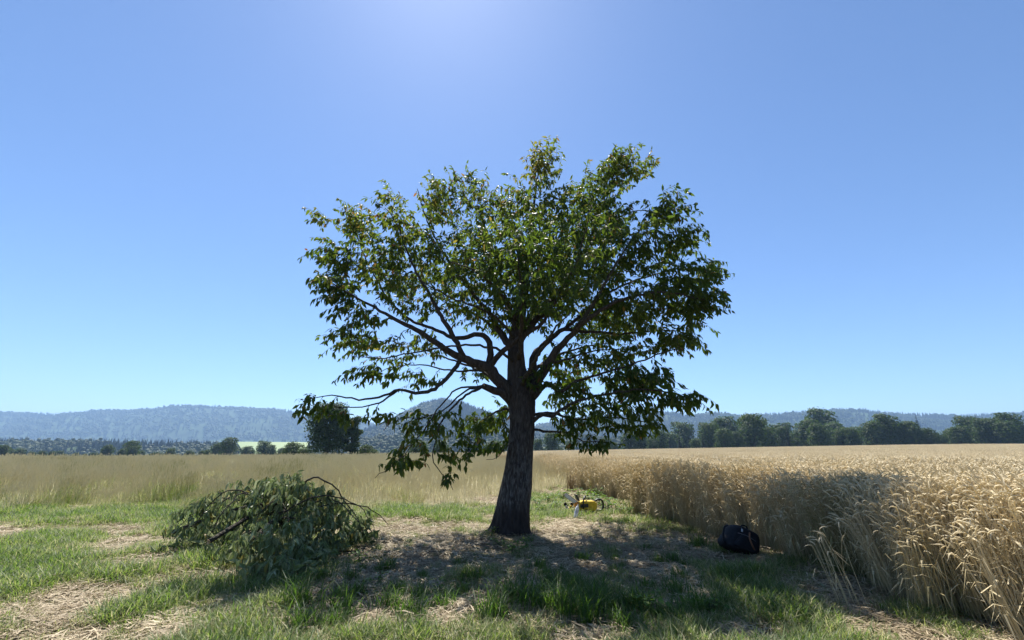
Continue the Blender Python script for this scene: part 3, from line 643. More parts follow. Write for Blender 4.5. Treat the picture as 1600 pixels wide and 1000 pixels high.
for dx, dy, hz_ in ((-.5, -.9, .12), (.3, -1.1, .2), (-1.5, -.3, .16)):
    s, t = spline(np.array([pc + (dx * .2, .9, .55), pc + (dx * .5, 0, .45), pc + (dx, dy, hz_)]), .12); pl.append((s, .022 + .016 * t))
pch = grow(pl, plobes, 8, .3, .06, .15)
for p, q, li in pch: p[:, 2] = np.maximum(p[:, 2], gz(p[:, 0], p[:, 1]) + .03)
PB = [MB() for _ in pl]
for i, (p, q) in enumerate(pl): PB[i].add(*tube(p - pb, q, 7))
for p, q, li in pch: PB[li].add(*tube(p - pb, q, 4, False))
for i, b in enumerate(PB):
    o = link('branch', b.build('branch', M['twig'], True), pile)
    if i >= len(PB) - 3:
        e = pl[i][0][-1] - pb; d = norm(pl[i][0][-1] - pl[i][0][-3]); V, F = tube(np.array([e - d * .01, e + d * .006]), .035, 10); link('cut_face', mesh('cut_face', V, F, M['cutwood']), o)
QP, QD, QN, QS, QC, QF = leaves_on(pch, pr, .6, .034, .12, 1.9, .28)
ok = QP[:, 2] > gz(QP[:, 0], QP[:, 1]) + .02; QP, QD, QN, QS, QC, QF = (a[ok] for a in (QP, QD, QN, QS, QC, QF))
QD[:, 2] = np.where(QP[:, 2] < .16, np.abs(QD[:, 2]) * .2, QD[:, 2]); QD = norm(QD); QN = norm(QN - QD * (QN * QD).sum(1)[:, None])
V, F = leaf_arrays(QP - pb, QD, QN, QS, QC + .1, QF + .7, pr.uniform(.55, .95, len(QP)))
qt = np.clip(pr.beta(2, 2.2, len(QP)) * .9 + .06 + (vnoise(QP[:, 0] * 3, QP[:, 2] * 3) - .5) * .3, 0, .9); qt[pr.random(len(QP)) < .04] = .97
tag(link('foliage', mesh('foliage', V, F, M['wilt'], np.repeat(qt, 11)), pile), kind='stuff')

# ------------------------------------------------------------------ wheat field
def stalk(b, r, o, h, lean, thick, k=3, seg=5, ear=True, leaf=True, z0=0.0):
    a = r.uniform(0, 6.28); d = np.array((math.cos(a), math.sin(a), 0)); s = np.array((-d[1], d[0], 0))
    t = np.linspace(z0, 1, seg)[:, None]
    p = o + np.array((0, 0, 1.)) * h * t * (1 - .04 * t) + d * lean * h * t ** 2.2
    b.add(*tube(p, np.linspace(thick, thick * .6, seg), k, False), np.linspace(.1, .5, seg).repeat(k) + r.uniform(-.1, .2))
    if ear:                                  # nodding ear: neck bends over, awns trail
        L_ = r.uniform(.075, .11); e0 = p[-1]; bend = r.uniform(.5, 2.3)
        q = [e0]; ang = .2
        for i in range(4): ang += bend / 4; q.append(q[-1] + (d * math.sin(ang) + np.array((0, 0, math.cos(ang)))) * L_ / 3.2)
        q = np.array(q)
        tt = r.uniform(.45, .75)
        b.add(*tube(q, np.array((.35, 1, 1.15, .95, .2)) * thick * 2.5, 4, False), tt)
        for i in range(4):
            o2 = q[1 + i % 4]; T = norm(q[-1] - q[1]) + r.normal(0, .22, 3); T = norm(T) * r.uniform(.05, .09); w_ = s * thick * .3
            b.add([o2 - w_, o2 + w_, o2 + T], [(0, 1, 2)], tt + .15)
    if leaf and r.random() < .75:
        f = r.uniform(.2, .8); o2 = p[0] * (1 - f) + p[-1] * f; a2 = r.uniform(0, 6.28); e = np.array((math.cos(a2), math.sin(a2), 0)); g = np.array((-e[1], e[0], 0)) * r.uniform(.004, .008)
        l = r.uniform(.12, .26); dr = r.uniform(.3, 1.1)
        pts = [o2, o2 + e * l * .5 + (0, 0, l * .25), o2 + e * l + (0, 0, l * (.25 - dr))]
        b.add([pts[0] - g, pts[0] + g, pts[1] - g, pts[1] + g, pts[2]], [(0, 1, 3, 2), (2, 3, 4)], r.uniform(.15, .6))
def wheat_clump(seed, n, wd, h=(1.0, 1.25), thick=.0028, **kw):
    r = np.random.default_rng(seed); b = MB()
    for i in range(n): stalk(b, r, np.array((r.uniform(-wd, wd), r.uniform(-wd, wd), 0)), r.uniform(*h), abs(r.normal(0, .07)) + .01, thick, **kw)
    return b.build('wheat_clump', M['wheat'])
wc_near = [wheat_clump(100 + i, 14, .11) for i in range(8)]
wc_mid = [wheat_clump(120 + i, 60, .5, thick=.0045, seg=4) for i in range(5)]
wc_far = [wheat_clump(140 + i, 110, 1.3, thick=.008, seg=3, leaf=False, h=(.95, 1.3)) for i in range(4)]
wr = np.random.default_rng(33)
def field_pts(n, ylo, yhi, dlo, dhi):
    y = ylo + (yhi - ylo) * wr.random(n); x = wheat_edge(y) + dlo + (dhi - dlo) * wr.random(n); return x, y
pts = []; 
x, y = field_pts(5200, 1.5, 16, .05, 2.0); pts.append((x, y)); x, y = field_pts(2600, 16, 30, .05, 1.8); pts.append((x, y)); x, y = field_pts(2400, 1.5, 14, 2.0, 5.0); pts.append((x, y))
x = np.concatenate([a for a, _ in pts]); y = np.concatenate([a for _, a in pts]); nn = len(x)
dE = x - wheat_edge(y)
tint = np.clip(.22 + .28 * (vnoise(x, y, .8) - .3) - .3 * (vnoise(x + 40, y, 1.1) > .72) + wr.normal(0, .06, nn), -.1, .7)
sd_ = .06 + .12 * np.exp(-dE / .3); tilt = np.stack([wr.normal(0, 1, nn) * sd_, wr.normal(0, 1, nn) * sd_ - .3 * np.exp(-dE / .22) * (wr.random(nn) < .4)], -1)
hs = (.93 + .16 * vnoise(x, y, .7)) * np.where(dE < .35, wr.uniform(.62, 1.08, nn), wr.uniform(.9, 1.06, nn)) * np.where((dE < .6) & (wr.random(nn) < .1), .6, 1)
x = x - np.abs(wr.normal(0, .28, nn)) * (wr.random(nn) < .12) * (dE < .5)
CN = (np.stack([x, y, gz(x, y) - .01], -1), wr.integers(0, 8, nn), np.zeros(nn), np.stack([np.full(nn, 1.0), np.full(nn, 1.0), hs], -1), tint, tilt)
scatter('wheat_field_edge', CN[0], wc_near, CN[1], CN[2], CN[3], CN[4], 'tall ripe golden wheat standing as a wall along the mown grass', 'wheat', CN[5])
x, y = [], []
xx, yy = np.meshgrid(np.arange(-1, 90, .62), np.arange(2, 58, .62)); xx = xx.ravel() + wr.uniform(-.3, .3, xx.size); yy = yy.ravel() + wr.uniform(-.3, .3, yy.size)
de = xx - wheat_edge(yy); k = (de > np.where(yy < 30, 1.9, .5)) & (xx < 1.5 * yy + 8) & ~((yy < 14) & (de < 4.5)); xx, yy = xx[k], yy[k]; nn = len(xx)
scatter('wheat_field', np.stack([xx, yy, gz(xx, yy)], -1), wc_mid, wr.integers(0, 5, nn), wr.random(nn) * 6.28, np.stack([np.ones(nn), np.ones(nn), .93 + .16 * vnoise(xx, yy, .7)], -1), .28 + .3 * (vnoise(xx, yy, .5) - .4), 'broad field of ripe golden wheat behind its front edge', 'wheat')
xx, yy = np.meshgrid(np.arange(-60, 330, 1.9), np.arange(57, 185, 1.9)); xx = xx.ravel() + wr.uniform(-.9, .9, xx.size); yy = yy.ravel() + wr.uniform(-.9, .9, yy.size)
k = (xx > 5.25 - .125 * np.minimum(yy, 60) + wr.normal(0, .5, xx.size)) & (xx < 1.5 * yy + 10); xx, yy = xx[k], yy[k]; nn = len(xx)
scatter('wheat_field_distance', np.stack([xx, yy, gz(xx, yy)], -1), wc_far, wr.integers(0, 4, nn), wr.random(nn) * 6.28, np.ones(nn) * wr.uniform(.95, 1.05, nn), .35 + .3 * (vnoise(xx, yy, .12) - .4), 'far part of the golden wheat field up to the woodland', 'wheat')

# ------------------------------------------------------------------ meadow grasses
def blade(b, r, o, h, wd, lean, tint, seg=3):
    a = r.uniform(0, 6.28); d = np.array((math.cos(a), math.sin(a), 0)); s = np.array((-d[1], d[0], 0)) * wd
    t = np.linspace(0, 1, seg + 1)
    p = o + np.outer(h * t * (1 - .25 * lean * t), (0, 0, 1.)) + np.outer(lean * h * t ** 2, d)
    V = []; F = []
    for i in range(seg): V += [p[i] - s * (1 - .8 * t[i] ** 2), p[i] + s * (1 - .8 * t[i] ** 2)]
    V.append(p[-1])
    for i in range(seg - 1): F.append((2 * i, 2 * i + 1, 2 * i + 3, 2 * i + 2))
    F.append((2 * seg - 2, 2 * seg - 1, 2 * seg)); b.add(V, F, tint)
def tuft(seed, n, wd, h, bw, lean=(.1, .8), seeds=0, tv=.12, seg=3):
    r = np.random.default_rng(seed); b = MB()
    for i in range(n):
        q = r.normal(0, wd, 2); blade(b, r, np.array((q[0], q[1], -.015)), r.uniform(*h), bw * r.uniform(.7, 1.3), r.uniform(*lean), r.normal(0, tv), seg)
    for i in range(seeds):                   # flowering stems with loose heads
        q = r.normal(0, wd, 2); hh = h[1] * r.uniform(.9, 1.3); a = r.uniform(0, 6.28); ln = r.uniform(.02, .25); e = np.array((q[0] + math.cos(a) * ln * hh, q[1] + math.sin(a) * ln * hh, hh)); m_ = np.array((q[0] + math.cos(a) * ln * hh * .3, q[1] + math.sin(a) * ln * hh * .3, hh * .55))
        b.add(*tube([np.array((q[0], q[1], 0)), m_, e], [bw * .4, bw * .35, bw * .25], 3, False), .35)
        b.add(*tube([e - (0, 0, hh * .12), e - (0, 0, hh * .05), e + (0, 0, .01)], [bw * .4, bw * 1.6, bw * .3], 4, False), .45)
    return b.build('grass_clump', M['grass'])
tall = [tuft(200 + i, 20, .09, (.3, .8), .0045, (.1, .7), 9, .16) for i in range(6)]
tallf = [tuft(220 + i, 55, .55, (.35, .8), .011, (.1, .7), 26, .2, seg=2) for i in range(4)]
mr = np.random.default_rng(44)
def meadow_front(x): return np.where(x < -1.5, 13.6, 13.6 + 1.7 * (x + 1.5)) + (vnoise(x, x * 0, .5) - .5) * 2.2 - 0 * x
n = 22000; y = 12.5 + 27.5 * mr.random(n) ** 1.2; x = (mr.random(n) * 2.4 - 1.25) * y
front = np.minimum(meadow_front(x), 20)
k = (y > front + mr.normal(0, .7, n)) & (x < wheat_edge(y) + .1) & (x > -1.3 * y - 4); x, y = x[k], y[k]; n = len(x)
dryness = .25 + .5 * sstep(-9, 1, x + .1 * y) + .4 * (vnoise(x, y, .35) - .5) + .5 * (vnoise(x, y * .6, 1.9) - .5) + mr.normal(0, .08, n)
df = y - np.minimum(meadow_front(x), 20)
scatter('meadow_grass', np.stack([x, y, gz(x, y)], -1), tall, mr.integers(0, 6, n), mr.random(n) * 6.28, (.35 + .8 * vnoise(x, y * .7, 1.1)) * np.clip(.65 + df * .3, .5, 1.1) * mr.uniform(.8, 1.15, n), np.clip(dryness + .42, .3, 1), 'tall uncut meadow grass, green and straw coloured, behind the mown patch', 'grass', np.stack([mr.normal(0, .12, n), mr.normal(0, .12, n)], -1))
xx, yy = np.meshgrid(np.arange(-230, 20, 1.0), np.arange(38, 172, 1.35)); xx = xx.ravel() + mr.uniform(-.5, .5, xx.size); yy = yy.ravel() + mr.uniform(-.6, .6, yy.size)
k = (xx < 5.15 - .125 * np.minimum(yy, 60)) & (xx > -1.35 * yy - 6); xx, yy = xx[k], yy[k]; n = len(xx)
dr = .36 + .3 * sstep(-30, 2, xx) + .4 * (vnoise(xx, yy, .06) - .5) + .4 * (vnoise(xx, yy * .5, .35) - .5) + .3 * (vnoise(xx, yy, 1.1) - .5)
scatter('meadow_grass_distance', np.stack([xx, yy, gz(xx, yy)], -1), tallf, mr.integers(0, 4, n), mr.random(n) * 6.28, (.6 + .75 * vnoise(xx, yy * .6, .45)) * mr.uniform(.8, 1.2, n), np.clip(dr + .36 + mr.normal(0, .08, n), .3, 1), 'far meadow grass stretching to the trees below the hills', 'grass')

# short grass, cut straw and litter on the mown patch
short = [tuft(300 + i, 18, .055, (.04, .17), .0036, (.3, 1.2), 0, .14) for i in range(6)]
def straw_clump(seed, n, wd):
    r = np.random.default_rng(seed); b = MB()
    for i in range(n):
        o = np.array((r.normal(0, wd), r.normal(0, wd), r.uniform(.004, .03))); a = r.uniform(0, 6.28); l = r.uniform(.04, .16); d = np.array((math.cos(a), math.sin(a), r.uniform(-.12, .25))) * l
        s = np.array((-math.sin(a), math.cos(a), r.uniform(-.6, .6))) * r.uniform(.002, .005)
        m_ = o + d * .5 + (0, 0, r.uniform(-.004, .012))
        b.add([o - s, o + s, m_ + s, m_ - s, o + d], [(0, 1, 2, 3), (3, 2, 4)], r.uniform(0, .55))
    return b.build('straw_litter', M['straw'])
straws = [straw_clump(330 + i, 26, .09) for i in range(6)]
gr = np.random.default_rng(55)
def patch(n, ylo=3.6, yhi=21):
    y = ylo + (yhi - ylo) * gr.random(n) ** 1.25; x = (gr.random(n) * 2.5 - 1.25) * (y + 1); k = (x < wheat_edge(y) + .3) & (y < np.minimum(meadow_front(x), 20) + 1.2); return x[k], y[k]
x, y = patch(70000)
g = .38 * vnoise(x, y, .6) + .42 * vnoise(x + 9, y + 5, 1.5) + .2 * vnoise(x, y, 4) + .05 * sstep(7.5, 5, y) + .10 * sstep(-2, -5, x) + .22 * np.exp(-((y - 12.6) / 1.4) ** 2)
shade = np.exp(-(((x - 1.3) / 2.8) ** 2 + ((y - 8.2) / 3.0) ** 2)); g -= .13 * shade
k = gr.random(len(x)) < sstep(.34, .64, g); x, y, g = x[k], y[k], g[k]; n = len(x)
scatter('short_grass', np.stack([x, y, gz(x, y)], -1), short, gr.integers(0, 6, n), gr.random(n) * 6.28, gr.uniform(.6, 1.3, n) * (.55 + .8 * sstep(.4, .75, g)), np.clip(.66 - .7 * (g - .3) + gr.normal(0, .12, n), .1, .95), 'short green grass growing back through the mown straw', 'grass')
x, y = patch(20000); n = len(x)
scatter('straw_litter', np.stack([x, y, gz(x, y)], -1), straws, gr.integers(0, 6, n), gr.random(n) * 6.28, gr.uniform(.7, 1.4, n), .15 + .4 * vnoise(x, y, 1.3) + gr.normal(0, .05, n), 'dry cut straw and dead grass lying on the mown ground', 'straw')
# fallen dry leaves and clover-like weeds
x, y = patch(2600, 3.6, 15); n = len(x); th = gr.random(n) * 6.28
Pz = np.stack([x, y, gz(x, y) + .02], -1); D = norm(np.stack([np.cos(th), np.sin(th), gr.normal(0, .25, n)], -1)); Nn = np.array((0, 0, 1.)) + gr.normal(0, .35, (n, 3)); Nn = norm(Nn - D * (Nn * D).sum(1)[:, None])
V, F = leaf_arrays(Pz, D, Nn, gr.uniform(.05, .11, n), gr.uniform(-.2, .5, n), gr.uniform(0, .8, n))
tag(link('fallen_leaves', mesh('fallen_leaves', V, F, M['wilt'], np.repeat(gr.beta(1.5, 1.5, n), 11))), 'fallen wilted leaves scattered over the straw under the cherry tree', 'leaves', kind='stuff')

# distinct tufts
tufts = [tuft(400 + i, 150, .085, (.12, .42), .0045, (.2, 1.0), 0, .09, 4) for i in range(5)]
TU = [(606, 886, .75), (736, 906, .85), (876, 912, .75), (904, 920, .7), (936, 940, .8), (800, 940, .95), (830, 950, .9), (870, 958, 1.0), (990, 955, .8), (1055, 930, .8), (1093, 858, .95), (500, 906, .8), (470, 950, .9), (530, 955, .8), (610, 945, .7), (1010, 920, .6), (640, 960, .7), (1120, 950, .6), (770, 965, .8), (560, 925, .6), (690, 950, .6), (715, 880, .5), (660, 900, .5), (960, 890, .5), (1030, 880, .55), (850, 900, .5), (1080, 960, .8), (915, 965, .9), (590, 860, .5), (640, 850, .45), (1135, 905, .7), (455, 925, .8)]
tq = np.random.default_rng(91); TU += [(float(tq.uniform(450, 1150)), float(v_), float(tq.uniform(.3, .75))) for v_ in tq.uniform(850, 985, 46)]
for i, (u, v, s) in enumerate(TU):
    q = gpx(u, v); o = link('grass_tuft', tufts[i % 5], None, (q[0], q[1], float(gz(q[0], q[1]))), (0, 0, i * 1.7)); s *= 1.0 + .35 * float(sstep(900, 960, v)); o.scale = (s, s, s * .85)
    wh = ('in front of the cut branch heap' if q[0] < -1.9 else 'on the mown strip between the backpack and the wheat side' if q[0] > 2.0 else 'between the trunk foot and the open straw' if q[1] > 6.6 else 'in the open straw before the cherry tree')
    tag(o, ('small ' if s < .55 else 'broad ' if s > .9 else '') + 'lush green grass tuft ' + wh, 'grass tuft', 'lush grass tufts on the mown patch')
for (u, v, s, lab) in ((893, 768, 1.9, 'dark brown dry sheaf of stalks standing behind the yellow tool'), (925, 772, 1.5, 'bluish green upright grass bunch between the tool and the wheat')):
    q = gpx(u, v); r_ = np.random.default_rng(u); b = MB()
    for i in range(70): blade(b, r_, np.array((*r_.normal(0, .035, 2), -.02)), r_.uniform(.25, .5), .004, r_.uniform(.05, .45), r_.normal(.95 if u == 893 else .1, .06), 3)
    m_ = M['dry_sheaf'] = plant_mat('dry_sheaf', [(0, (.06, .035, .03)), (1, (.20, .14, .07))], None, .2, .6) if u == 893 else M['grass']
    o = link('dry_sheaf' if u == 893 else 'grass_bunch', b.build('sheaf', m_), None, (q[0], q[1], float(gz(q[0], q[1])))); o.scale = (s,) * 3; tag(o, lab, 'grass tuft')

def weed(seed, n, sz, h):
    r = np.random.default_rng(seed); k = n; a = r.random(k) * 6.28; q = np.abs(r.normal(0, .12, k))
    P = np.stack([np.cos(a) * q, np.sin(a) * q, r.uniform(.02, h, k)], -1); D = norm(np.stack([np.cos(a), np.sin(a), r.uniform(-.3, .6, k)], -1)); Nn = np.array((0, 0, 1.)) + r.normal(0, .3, (k, 3)); Nn = norm(Nn - D * (Nn * D).sum(1)[:, None])
    V, F = leaf_arrays(P, D, Nn, r.uniform(.6, 1.2, k) * sz, r.uniform(0, .4, k), r.uniform(.1, .4, k), 1.5)
    st = MB()
    for i in range(0, k, 3): st.add(*tube([(0, 0, -.02), P[i] * (.4, .4, .6), P[i]], [.003, .0025, .0015], 3, False))
    return mesh('foliage', V, F, M['weed'], np.repeat(r.random(k), 11)), st.build('stem', M['twig'])
weeds = [weed(500 + i, 60, .09, .26) for i in range(3)]
for i, (u, v, s, lab, grp) in enumerate([(u, v, s, 'leafy green weed in the strip of weeds around the yellow tool', 'weeds around the yellow tool') for u, v, s in
        ((838, 792, .9), (856, 786, 1), (868, 796, .8), (880, 782, 1.1), (905, 779, 1), (920, 782, 1.1), (938, 792, 1.3), (950, 798, 1.2), (962, 800, .9), (846, 800, .7), (935, 779, 1.1), (985, 803, .8))] +
        [(u, v, s, 'small leafy sprout at the foot of the cherry trunk', 'sprouts at the trunk foot') for u, v, s in ((778, 852, .5), (800, 862, .6), (822, 858, .55), (768, 838, .5), (830, 848, .4))] +
        [(u, v, s, 'low leafy weed in the sunny mown grass', 'weeds in the mown grass') for u, v, s in ((1010, 962, .7), (1110, 962, .6), (685, 925, .5), (560, 880, .6), (590, 912, .5), (500, 880, .6))]):
    q = gpx(u, v); t = thing('weed', (q[0], q[1], float(gz(q[0], q[1]))), lab, 'plant', grp, i * 1.1); t.scale = (s * 1.1,) * 3
    link('foliage', weeds[i % 3][0], t); link('stem', weeds[i % 3][1], t)

# prunings on the ground
def prune(u, v, a, l, lab, r0=.012, seed=0, mtl='twig'):
    q = gpx(u, v); z = float(gz(q[0], q[1])); r_ = np.random.default_rng(seed); d = np.array((math.cos(a), math.sin(a), 0)); s = np.array((-d[1], d[0], 0))
    P, t = spline(np.array([(0, 0, r0 + .01), d * l * .35 + s * .04 + (0, 0, r0 + .035), d * l * .7 - s * .03 + (0, 0, r0 + .02), d * l + (0, 0, r0 + .03)]), .05)
    b = MB(); b.add(*tube(P, r0 * (1 - .6 * t), 7))
    for k in range(3):
        i = int(len(P) * (.3 + .2 * k)); b.add(*tube([P[i], P[i] + d * l * .15 + s * l * .1 * (-1) ** k + (0, 0, .02), P[i] + d * l * .26 + s * l * .14 * (-1) ** k + (0, 0, .015)], [r0 * .45, r0 * .35, r0 * .15], 5))
    tag(link('fallen_branch', b.build('fallen_branch', M[mtl], True), None, (q[0], q[1], z)), lab, 'branch')
M['palewood'] = solid('weathered_wood', (.38, .30, .20), .85, .2, noise=.4, scale=20)
prune(1066, 812, -.15, .55, 'pale weathered stick lying at the foot of the wheat', .022, 1, 'palewood')
prune(470, 868, .35, 1.2, 'thin bare branch poking from the foot of the cut branch heap', .012, 2)
prune(660, 872, .9, .5, 'thin pruned twig lying on the mown grass left of the trunk', .008, 3)

# ------------------------------------------------------------------ yellow and black chainsaw
yel = solid('yellow_plastic', (.62, .42, .025), .5, .4, noise=.35, scale=14); blk = solid('black_plastic', (.018, .018, .02), .4, .5, noise=.2); orn = solid('orange_plastic', (.7, .26, .03), .4); wht = solid('white_steel', (.72, .72, .74), .35, .5, noise=.06, scale=20); gry = solid('grey_rubber', (.12, .12, .13), .6)
q = gpx(916, 801); cs = thing('chainsaw', (q[0], q[1], float(gz(q[0], q[1])) + .03), 'yellow and black chainsaw lying among weeds beyond the trunk', 'chainsaw', rz=.12); cs.scale = (1.12,) * 3
b = MB(); b.add(*prism([(-.2, .04), (-.16, 0), (.19, .02), (.24, .07), (.25, .2), (.17, .245), (-.12, .25), (-.2, .2)], -.11, .11)); o = link('body', b.build('body', yel), cs); bevel_obj(o, .02, 3)
b = MB(); b.add(*prism([(-.17, .10), (.03, .11), (.03, .19), (-.17, .18)], -.125, -.105)); b2 = link('side_panel', b.build('side_panel', blk), cs); bevel_obj(b2, .008)
b = MB(); b.add(*prism([(-.22, .0), (-.13, -.015), (.2, 0), (.2, .025), (-.2, .045)], -.118, .118)); bevel_obj(link('base', b.build('base', blk), cs), .008)
s, _ = spline(np.array([(.2, 0, .22), (.3, 0, .27), (.4, 0, .25), (.43, 0, .15), (.40, 0, .05), (.3, 0, .02), (.2, 0, .05)]), .03); b = MB(); b.add(*tube(s, .024, 8)); link('rear_handle', b.build('rear_handle', blk, True), cs)
s, _ = spline(np.array([(-.1, -.14, .08), (-.1, -.15, .25), (-.06, -.1, .33), (0, 0, .35), (.02, .1, .33), (0, .15, .24), (0, .13, .08)]), .04); b = MB(); b.add(*tube(s, .017, 8)); link('front_handle', b.build('front_handle', blk, True), cs)
b = MB(); b.add(*prism([(-.2, .24), (-.16, .24), (-.22, .38), (-.27, .40)], -.1, .1)); bevel_obj(link('hand_guard', b.build('hand_guard', blk), cs), .01)
b = MB(); b.add(*box((-.24, 0, .16), (.1, .16, .12))); bevel_obj(link('fuel_cap', b.build('fuel_cap', orn), cs), .02)
# guide bar sticks up to the left, its flat side to the viewer
n_ = 24; P = []
for i in range(n_):
    a = i * 2 * math.pi / n_; P.append((math.cos(a) * .045, math.sin(a) * .045))
V = []; Fq = []
ang = np.linspace(0, math.pi, 9)
outl = [(.055, 0.0), (.055, .42)] + [(.055 * math.cos(a), .42 + .055 * math.sin(a)) for a in ang[1:-1]] + [(-.055, .42), (-.055, 0)]
d = norm(np.array((-.78, -.12, .55))); up = norm(np.array((.5, -.1, .8)) - d * d.dot(np.array((.5, -.1, .8)))); sd = np.cross(d, up)
for th in (-.008, .008):
    for a, l in outl: V.append(np.array((-.20, -.04, .17)) + d * l * .85 + up * a * .68 + sd * th)
m_ = len(outl); Fq = [tuple(range(m_)), tuple(range(m_, 2 * m_))[::-1]] + [(i, i + m_, (i + 1) % m_ + m_, (i + 1) % m_) for i in range(m_)]
b = MB(); b.add(V, Fq); bar = link('guide_bar', b.build('guide_bar', wht), cs)
loop = np.array([np.array((-.20, -.04, .17)) + d * l * .85 + up * a * .74 for a, l in outl]); b = MB(); b.add(*tube(np.vstack([loop, loop[:1]]), .007, 5)); link('chain', b.build('chain', gry), bar)

# plastic bottle leaning beside it
q = gpx(898.5, 810); bo = thing('plastic_bottle', (q[0], q[1], float(gz(q[0], q[1]))), 'pale translucent plastic bottle leaning upright in front of the chainsaw', 'bottle'); bo.rotation_euler = (R(-6), R(17), 0)
pm, N, L, P = mat('cloudy_plastic'); P.inputs['Base Color'].default_value = (.78, .8, .84, 1); P.inputs['Roughness'].default_value = .25; P.inputs['Transmission Weight'].default_value = .35; P.inputs['IOR'].default_value = 1.4
zz = np.array([0, .01, .05, .12, .16, .2, .24, .275, .3, .315]); qq = np.array([.036, .046, .047, .047, .044, .047, .046, .034, .017, .015])
b = MB(); b.add(*tube(np.stack([zz * 0, zz * 0, zz], -1), qq, 14)); link('body', b.build('body', pm, True), bo)
b = MB(); b.add(*tube([(0, 0, .312), (0, 0, .333)], [.018, .018], 12)); link('cap', b.build('cap', wht), bo)
b = MB(); b.add(*tube([(0, 0, .125), (0, 0, .195)], [.0485, .0485], 14, False)); link('label_band', b.build('label_band', solid('grey_label', (.5, .53, .6), .6)), bo)

# work gloves heaped left of it
q = gpx(888, 797); gl = thing('work_gloves', (q[0], q[1], float(gz(q[0], q[1]))), 'pair of black, white and yellow work gloves propped left of the chainsaw', 'gloves'); gl.scale = (.8,) * 3
def glove(o, dx, a, m1, m2, cuffm):
    ax = norm(np.array((math.sin(a), -.15, math.cos(a)))); sx = norm(np.cross(ax, (0, 1., 0))); b = MB()
    base = np.array((dx, 0, .02))
    s, _ = spline(np.array([base + ax * .08, base + ax * .14, base + ax * .2]), .03); b.add(*tube(s, np.linspace(.05, .06, len(s)), 10, True, lambda i, t: 1 - .4 * abs(math.sin(t))))
    for k, (of, ln) in enumerate(((-.042, .09), (-.014, .11), (.014, .10), (.042, .08))):
        o_ = base + ax * .19 + sx * of; f_ = np.array([o_, o_ + ax * ln * .5 + np.array((0, -.012, 0)), o_ + ax * ln + np.array((0, -.04, -.01))]); b.add(*tube(f_, [.016, .016, .011], 7))
    o_ = base + ax * .12 + sx * -.045; b.add(*tube([o_, o_ - sx * .035 + ax * .03, o_ - sx * .045 + ax * .08], [.018, .017, .011], 7))
    g = link('glove', b.build('glove', m1, True), o)
    s, _ = spline(np.array([base - ax * .005, base + ax * .04, base + ax * .09]), .03); c = MB(); c.add(*tube(s, np.linspace(.066, .053, len(s)), 10)); link('cuff', c.build('cuff', cuffm, True), g)
    c = MB(); c.add(*tube([base + ax * .13 - np.array((0, .05, 0)), base + ax * .18 - np.array((0, .055, 0))], [.03, .03], 8)); link('knuckle_patch', c.build('knuckle_patch', m2, True), g)
glove(gl, .0, -.5, blk, wht, wht); glove(gl, .02, .5, blk, yel, yel)

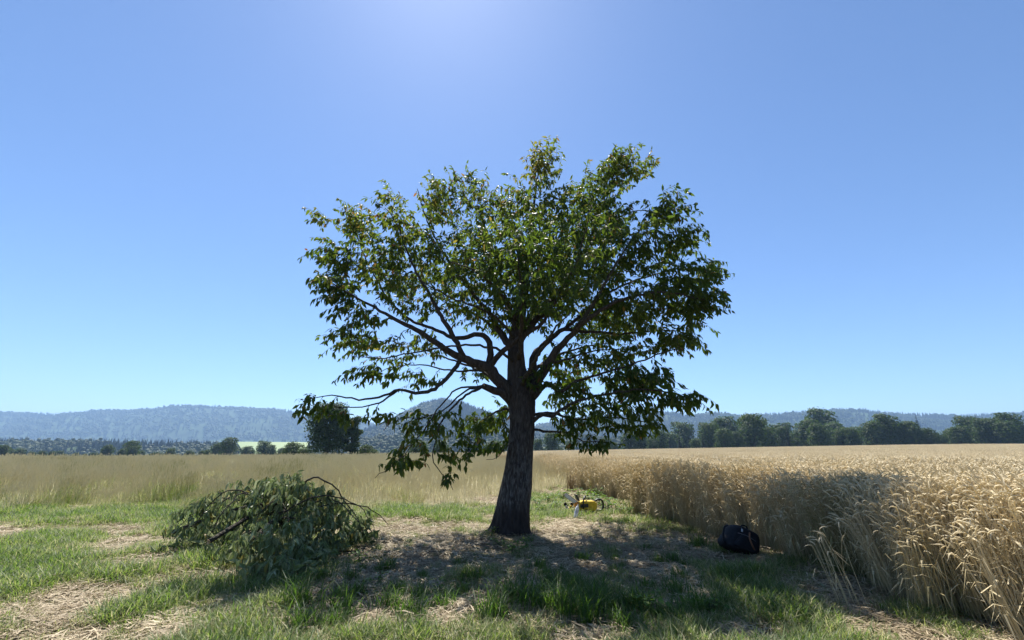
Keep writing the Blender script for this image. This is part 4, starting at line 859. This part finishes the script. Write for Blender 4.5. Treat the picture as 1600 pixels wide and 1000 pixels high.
# ------------------------------------------------------------------ backpack
q = gpx(1153, 872); bp = thing('backpack', (q[0] + .06, q[1] + .15, float(gz(q[0], q[1]))), 'black backpack leaning over in the grass beside the wheat', 'backpack', rz=.25); bp.rotation_euler = (R(-8), R(24), .3); bp.location.z += .05; bp.scale = (1.08, 1.05, .84)
nav = solid('navy_fabric', (.008, .009, .012), .75, .3, noise=.3, scale=30, bump=.3); rst = solid('tan_webbing', (.16, .07, .035), .7); sil = solid('pale_tag', (.5, .52, .55), .5)
def pillow(c, s, e=.42, n=20, m=14, squash=None):
    V = []; F = []
    sg = lambda v, p: math.copysign(abs(v) ** p, v)
    for i in range(m + 1):
        ph = -math.pi / 2 + math.pi * i / m
        for j in range(n):
            th = 2 * math.pi * j / n
            x = sg(math.cos(ph), e) * sg(math.cos(th), e); y = sg(math.cos(ph), e) * sg(math.sin(th), e); z = sg(math.sin(ph), e)
            tz = (z + 1) / 2; wob = 1 + .08 * (vnoise(th * 2, ph * 3 + 5) - .5)
            V.append((c[0] + s[0] * x * wob * (1 - .22 * tz) + .10 * tz, c[1] + s[1] * y * wob * (1 - .3 * tz), c[2] + s[2] * z))
    for i in range(m):
        for j in range(n): F.append((i * n + j, i * n + (j + 1) % n, (i + 1) * n + (j + 1) % n, (i + 1) * n + j))
    return V, F
b = MB(); b.add(*pillow((0, 0, .235), (.30, .17, .245))); link('body', b.build('body', nav, True), bp)
b = MB(); b.add(*pillow((-.02, -.155, .17), (.2, .06, .14))); pk = link('front_pocket', b.build('front_pocket', nav, True), bp)
b = MB(); b.add(*tube([(-.19, -.2, .265), (-.05, -.222, .285), (.14, -.195, .275)], .006, 6)); link('zip', b.build('zip', gry), pk)
s, _ = spline(np.array([(.1, -.12, .40), (.02, -.2, .36), (0, -.23, .25), (.06, -.23, .15), (.14, -.19, .1)]), .03); b = MB(); b.add(*tube(s, .013, 6)); link('strap', b.build('strap', rst, True), bp)
s, _ = spline(np.array([(.02, 0, .46), (.05, -.02, .52), (.13, -.02, .53), (.17, 0, .46)]), .03); b = MB(); b.add(*tube(s, .012, 6)); link('carry_handle', b.build('carry_handle', nav, True), bp)
b = MB(); b.add(*box((-.085, -.165, .36), (.022, .012, .05))); link('tag', b.build('tag', sil), bp)
s, _ = spline(np.array([(-.2, .0, .40), (-.3, -.05, .3), (-.31, -.06, .12), (-.25, -.05, .03)]), .04); b = MB(); b.add(*tube(s, .014, 6)); link('strap', b.build('strap', nav, True), bp)

# ------------------------------------------------------------------ haze
hzm = bpy.data.materials.new('haze_air'); hzm.use_nodes = True; N = hzm.node_tree.nodes; N.remove(N['Principled BSDF'])
pv = N.new('ShaderNodeVolumePrincipled'); pv.inputs['Color'].default_value = (.42, .66, 1, 1); pv.inputs['Density'].default_value = .00016; pv.inputs['Anisotropy'].default_value = .2
hzm.node_tree.links.new(pv.outputs[0], N['Material Output'].inputs['Volume'])
V, F = box((0, 2400, 165), (19000, 9000, 366)); tag(link('haze', mesh('haze', V, F, hzm)), 'thin blue summer haze over the valley and hills', 'haze', kind='stuff')
